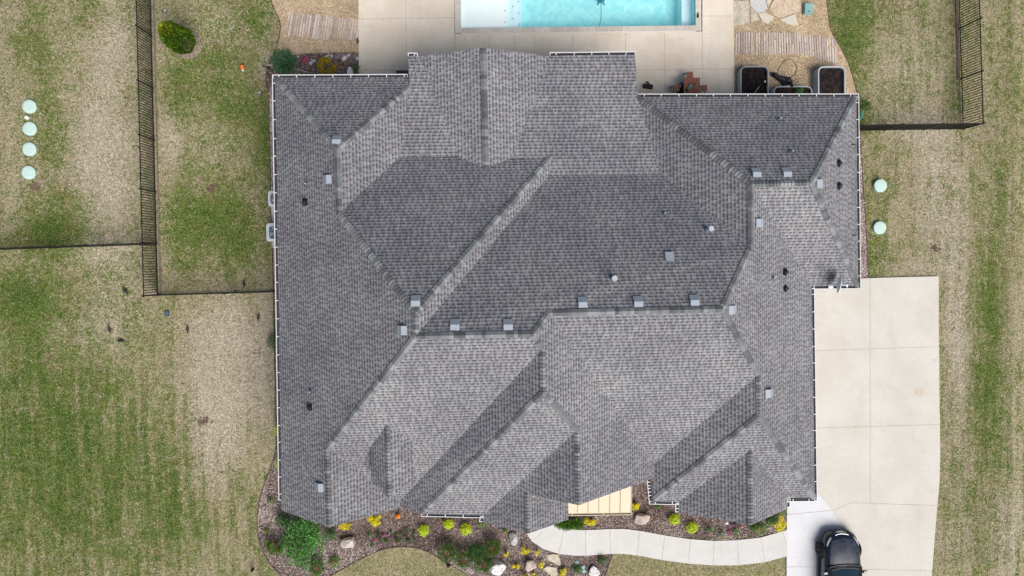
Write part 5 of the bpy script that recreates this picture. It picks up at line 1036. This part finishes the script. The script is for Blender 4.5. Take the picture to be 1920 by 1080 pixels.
def car():
    nose = U(1577, 995.5, .45); root = empty('parked_car', (nose.x - .10, nose.y - 2.35, 0), 'dark blue car parked on the driveway at the bottom edge', 'car', rz=R_(-.6)); hw = .90
    # stations from nose (y=+2.35) to tail (-2.35): y, half width at belt, belt z, centre z, bottom z
    S = [(2.35, .42, .50, .56, .30), (2.30, .60, .54, .63, .24), (2.2, .72, .60, .72, .2), (2.02, .81, .68, .80, .18), (1.75, .87, .76, .88, .17), (1.4, .90, .82, .95, .17), (1.0, .905, .87, .995, .17), (.72, .91, .90, 1.02, .17), (.3, .92, .93, 1.04, .17), (-.3, .92, .95, 1.05, .17), (-1.0, .92, .97, 1.06, .17), (-1.6, .91, .98, 1.06, .18), (-2.05, .87, .97, 1.04, .2), (-2.28, .78, .93, 1.0, .26), (-2.35, .7, .88, .93, .35)]
    def ringc(s):
        y, w_, bz, cz, bt = s
        return [Vector(p) for p in ((0, y, cz), (w_ * .42, y, cz - (cz - bz) * .10), (w_ * .72, y, cz - (cz - bz) * .35), (w_ * .90, y, bz - .0), (w_ * .985, y, bz - .10), (w_, y, bz - (bz - bt) * .42), (w_ * .99, y, bt + .12), (w_ * .92, y, bt), (0, y, bt))]
    b = MB(); rg = [ringc(s) for s in S]
    for i in range(len(rg) - 1):
        for k in range(8):
            q = [rg[i][k], rg[i + 1][k], rg[i + 1][k + 1], rg[i][k + 1]]; b.face(q); b.face([Vector((-p.x, p.y, p.z)) for p in reversed(q)])
    for e in (0, -1):
        r = rg[e]; L = r + [Vector((-p.x, p.y, p.z)) for p in r[-2:0:-1]]; b.face(L if e else L[::-1])
    o = b.build('body', PAINT, root, smooth=True)
    h = MB(); HS = [(2.12, .50), (1.95, .60), (1.6, .66), (1.2, .70), (.86, .72)]
    def topz(x, y):
        for i in range(len(S) - 1):
            if S[i][0] >= y >= S[i + 1][0]:
                t = (S[i][0] - y) / (S[i][0] - S[i + 1][0]); w_, bz, cz = [S[i][k] + (S[i + 1][k] - S[i][k]) * t for k in (1, 2, 3)]; break
        a = abs(x) / w_; prof = [(0, cz), (.42, cz - (cz - bz) * .1), (.72, cz - (cz - bz) * .35), (.9, bz), (.985, bz - .1)]
        for (a0, z0), (a1, z1) in zip(prof, prof[1:]):
            if a <= a1: return z0 + (z1 - z0) * (a - a0) / (a1 - a0)
        return bz - .1
    for i in range(len(HS) - 1):
        for k in range(10):
            q = []
            for (y, w_), kk in ((HS[i], k), (HS[i + 1], k), (HS[i + 1], k + 1), (HS[i], k + 1)):
                x = (kk / 10 * 2 - 1) * w_; yy = y - .10 * (abs(x) / w_) ** 2 * (1 if i == 0 and y > 2 else .3); q.append(Vector((x, yy, topz(x, yy) + .014)))
            h.face(q)
    h.build('hood', DUST, root, smooth=True)
    # greenhouse
    G = [(.80, .74, 1.0), (.02, .60, 1.38), (-.2, .58, 1.43), (-.9, .58, 1.44), (-1.5, .56, 1.38), (-2.1, .66, 1.02)]
    g = MB(); rf = MB(); ws = MB(); wr = MB()
    def gp(i, f, lift=0): y, w_, z = G[i]; return Vector((w_ * f, y + (.10 * (1 - f * f) if i < 2 else 0), z + (.03 * (1 - f * f) if i else 0) + lift))
    for i in range(len(G) - 1):
        for k in range(6):
            f0, f1 = -1 + k / 3, -1 + (k + 1) / 3; tgt = ws if i == 0 else (wr if i == 4 else rf); tgt.face([gp(i, f0), gp(i + 1, f0), gp(i + 1, f1), gp(i, f1)][::-1])
        for s in (-1, 1):
            y0, w0, z0 = G[i]; y1, w1, z1 = G[i + 1]; q = [Vector((s * w0, y0, z0)), Vector((s * w1, y1, z1)), Vector((s * .86, y1, .97)), Vector((s * .86, y0, .97))]; g.face(q if s > 0 else q[::-1])
    wg = NT('windscreen_glass'); wg.color((.012, .035, .045)); wg.rough(.06); wg.p.inputs['Coat Weight'].default_value = 1; wg.p.inputs['Specular IOR Level'].default_value = .8
    for s in (-1, 1):
        c = MB(); c.bar(gp(0, s * 1.0, .02), gp(1, s * 1.0, .015), .10, .03); c.build('pillar', BLACK, root)
    c = MB(); c.tube([gp(0, f, .006) + Vector((0, -.10, .045)) for f in (-.93, -.5, 0, .5, .93)], .05, 6); c.build('dash_band', BLACK, root)
    w1 = ws.build('windscreen', wg.mat, root, smooth=True); wr.build('rear_window', wg.mat, root, smooth=True); rf.build('car_roof', PAINT, root, smooth=True); g.build('side_window', GLASS, root)
    c = MB(); c.tube([gp(0, f, .012) + Vector((0, .04, 0)) for f in (-1.05, -.8, -.4, 0, .4, .8, 1.05)], .045, 6); c.build('cowl', BLACK, root)
    c = MB(); c.bar(gp(0, -.8, .04), gp(0, -.0, .05) + Vector((0, -.08, .04)), .02); c.bar(gp(0, .1, .04), gp(0, .8, .05) + Vector((0, -.08, .04)), .02); c.build('wiper', BLACK, root)
    for s in (-1, 1):
        c = MB(); c.tube([(s * .50, 2.16, .66), (s * .62, 2.06, .70), (s * .73, 1.9, .735), (s * .78, 1.75, .76)], [.03, .045, .04, .02], 8); c.build('headlight', LENS, root)
        c = MB(); c.box((s * .98, .55, 1.0), (.2, .13, .13), taper=.8); c.bar((s * .86, .6, .96), (s * .92, .57, .98), .04); c.build('mirror', PAINT, root)
        for y in (1.42, -1.38):
            wh = empty('wheel', (s * .90, y, .34), None, None); del_ = None; wh.parent = root
            t = MB(); pr = [(-.11, .22), (-.11, .31), (-.085, .34), (.085, .34), (.11, .31), (.11, .22)]; n = 28
            for k in range(n):
                a0, a1 = 2 * pi * k / n, 2 * pi * (k + 1) / n
                for (x0, r0), (x1, r1) in zip(pr, pr[1:]): t.face([(x0, cos(a0) * r0, sin(a0) * r0), (x1, cos(a0) * r1, sin(a0) * r1), (x1, cos(a1) * r1, sin(a1) * r1), (x0, cos(a1) * r0, sin(a1) * r0)])
            t.build('tyre', TYRE, wh, smooth=True); t = MB()
            for k in range(n): a0, a1 = 2 * pi * k / n, 2 * pi * (k + 1) / n; t.face([(s * .05, 0, 0), (s * .05, cos(a0) * .22, sin(a0) * .22), (s * .05, cos(a1) * .22, sin(a1) * .22)])
            for k in range(5): a = 2 * pi * k / 5; t.bar((s * .1, 0, 0), (s * .085, cos(a) * .22, sin(a) * .22), .05, .03)
            t.tube([(s * .09, cos(2 * pi * k / 20) * .22, sin(2 * pi * k / 20) * .22) for k in range(21)], .015, 5, cap=False); t.build('rim', RIM, wh)
        c = MB(); c.tube([(s * .915, 1.42 + cos(t * pi / 8) * .40, .34 + sin(t * pi / 8) * .40) for t in range(9)], .03, 6); c.tube([(s * .925, -1.38 + cos(t * pi / 8) * .40, .34 + sin(t * pi / 8) * .40) for t in range(9)], .03, 6); c.bar((s * .93, 1.0, .27), (s * .93, -1.0, .27), .03, .1); c.build('arch_trim', BLACK, root)
    c = MB(); c.tube([(x, 2.30 - .30 * (abs(x) / .6) ** 2.4, .655 + .02 * (1 - abs(x))) for x in (-.56, -.5, -.35, -.2, 0, .2, .35, .5, .56)], .010, 6); c.build('hood_trim', CHROME, root)
    c = MB(); c.box((0, 2.36, .50), (.3, .02, .09)); c.build('number_plate', plain('plate', (.40, .45, .52), .5), root); c = MB(); c.box((0, 2.34, .43), (.9, .04, .14)); c.build('grille', BLACK, root)
    return root
car()
for o in bpy.data.objects:
    if o.name.startswith('wheel'):
        for k in ('label', 'category'):
            if k in o.keys(): del o[k]
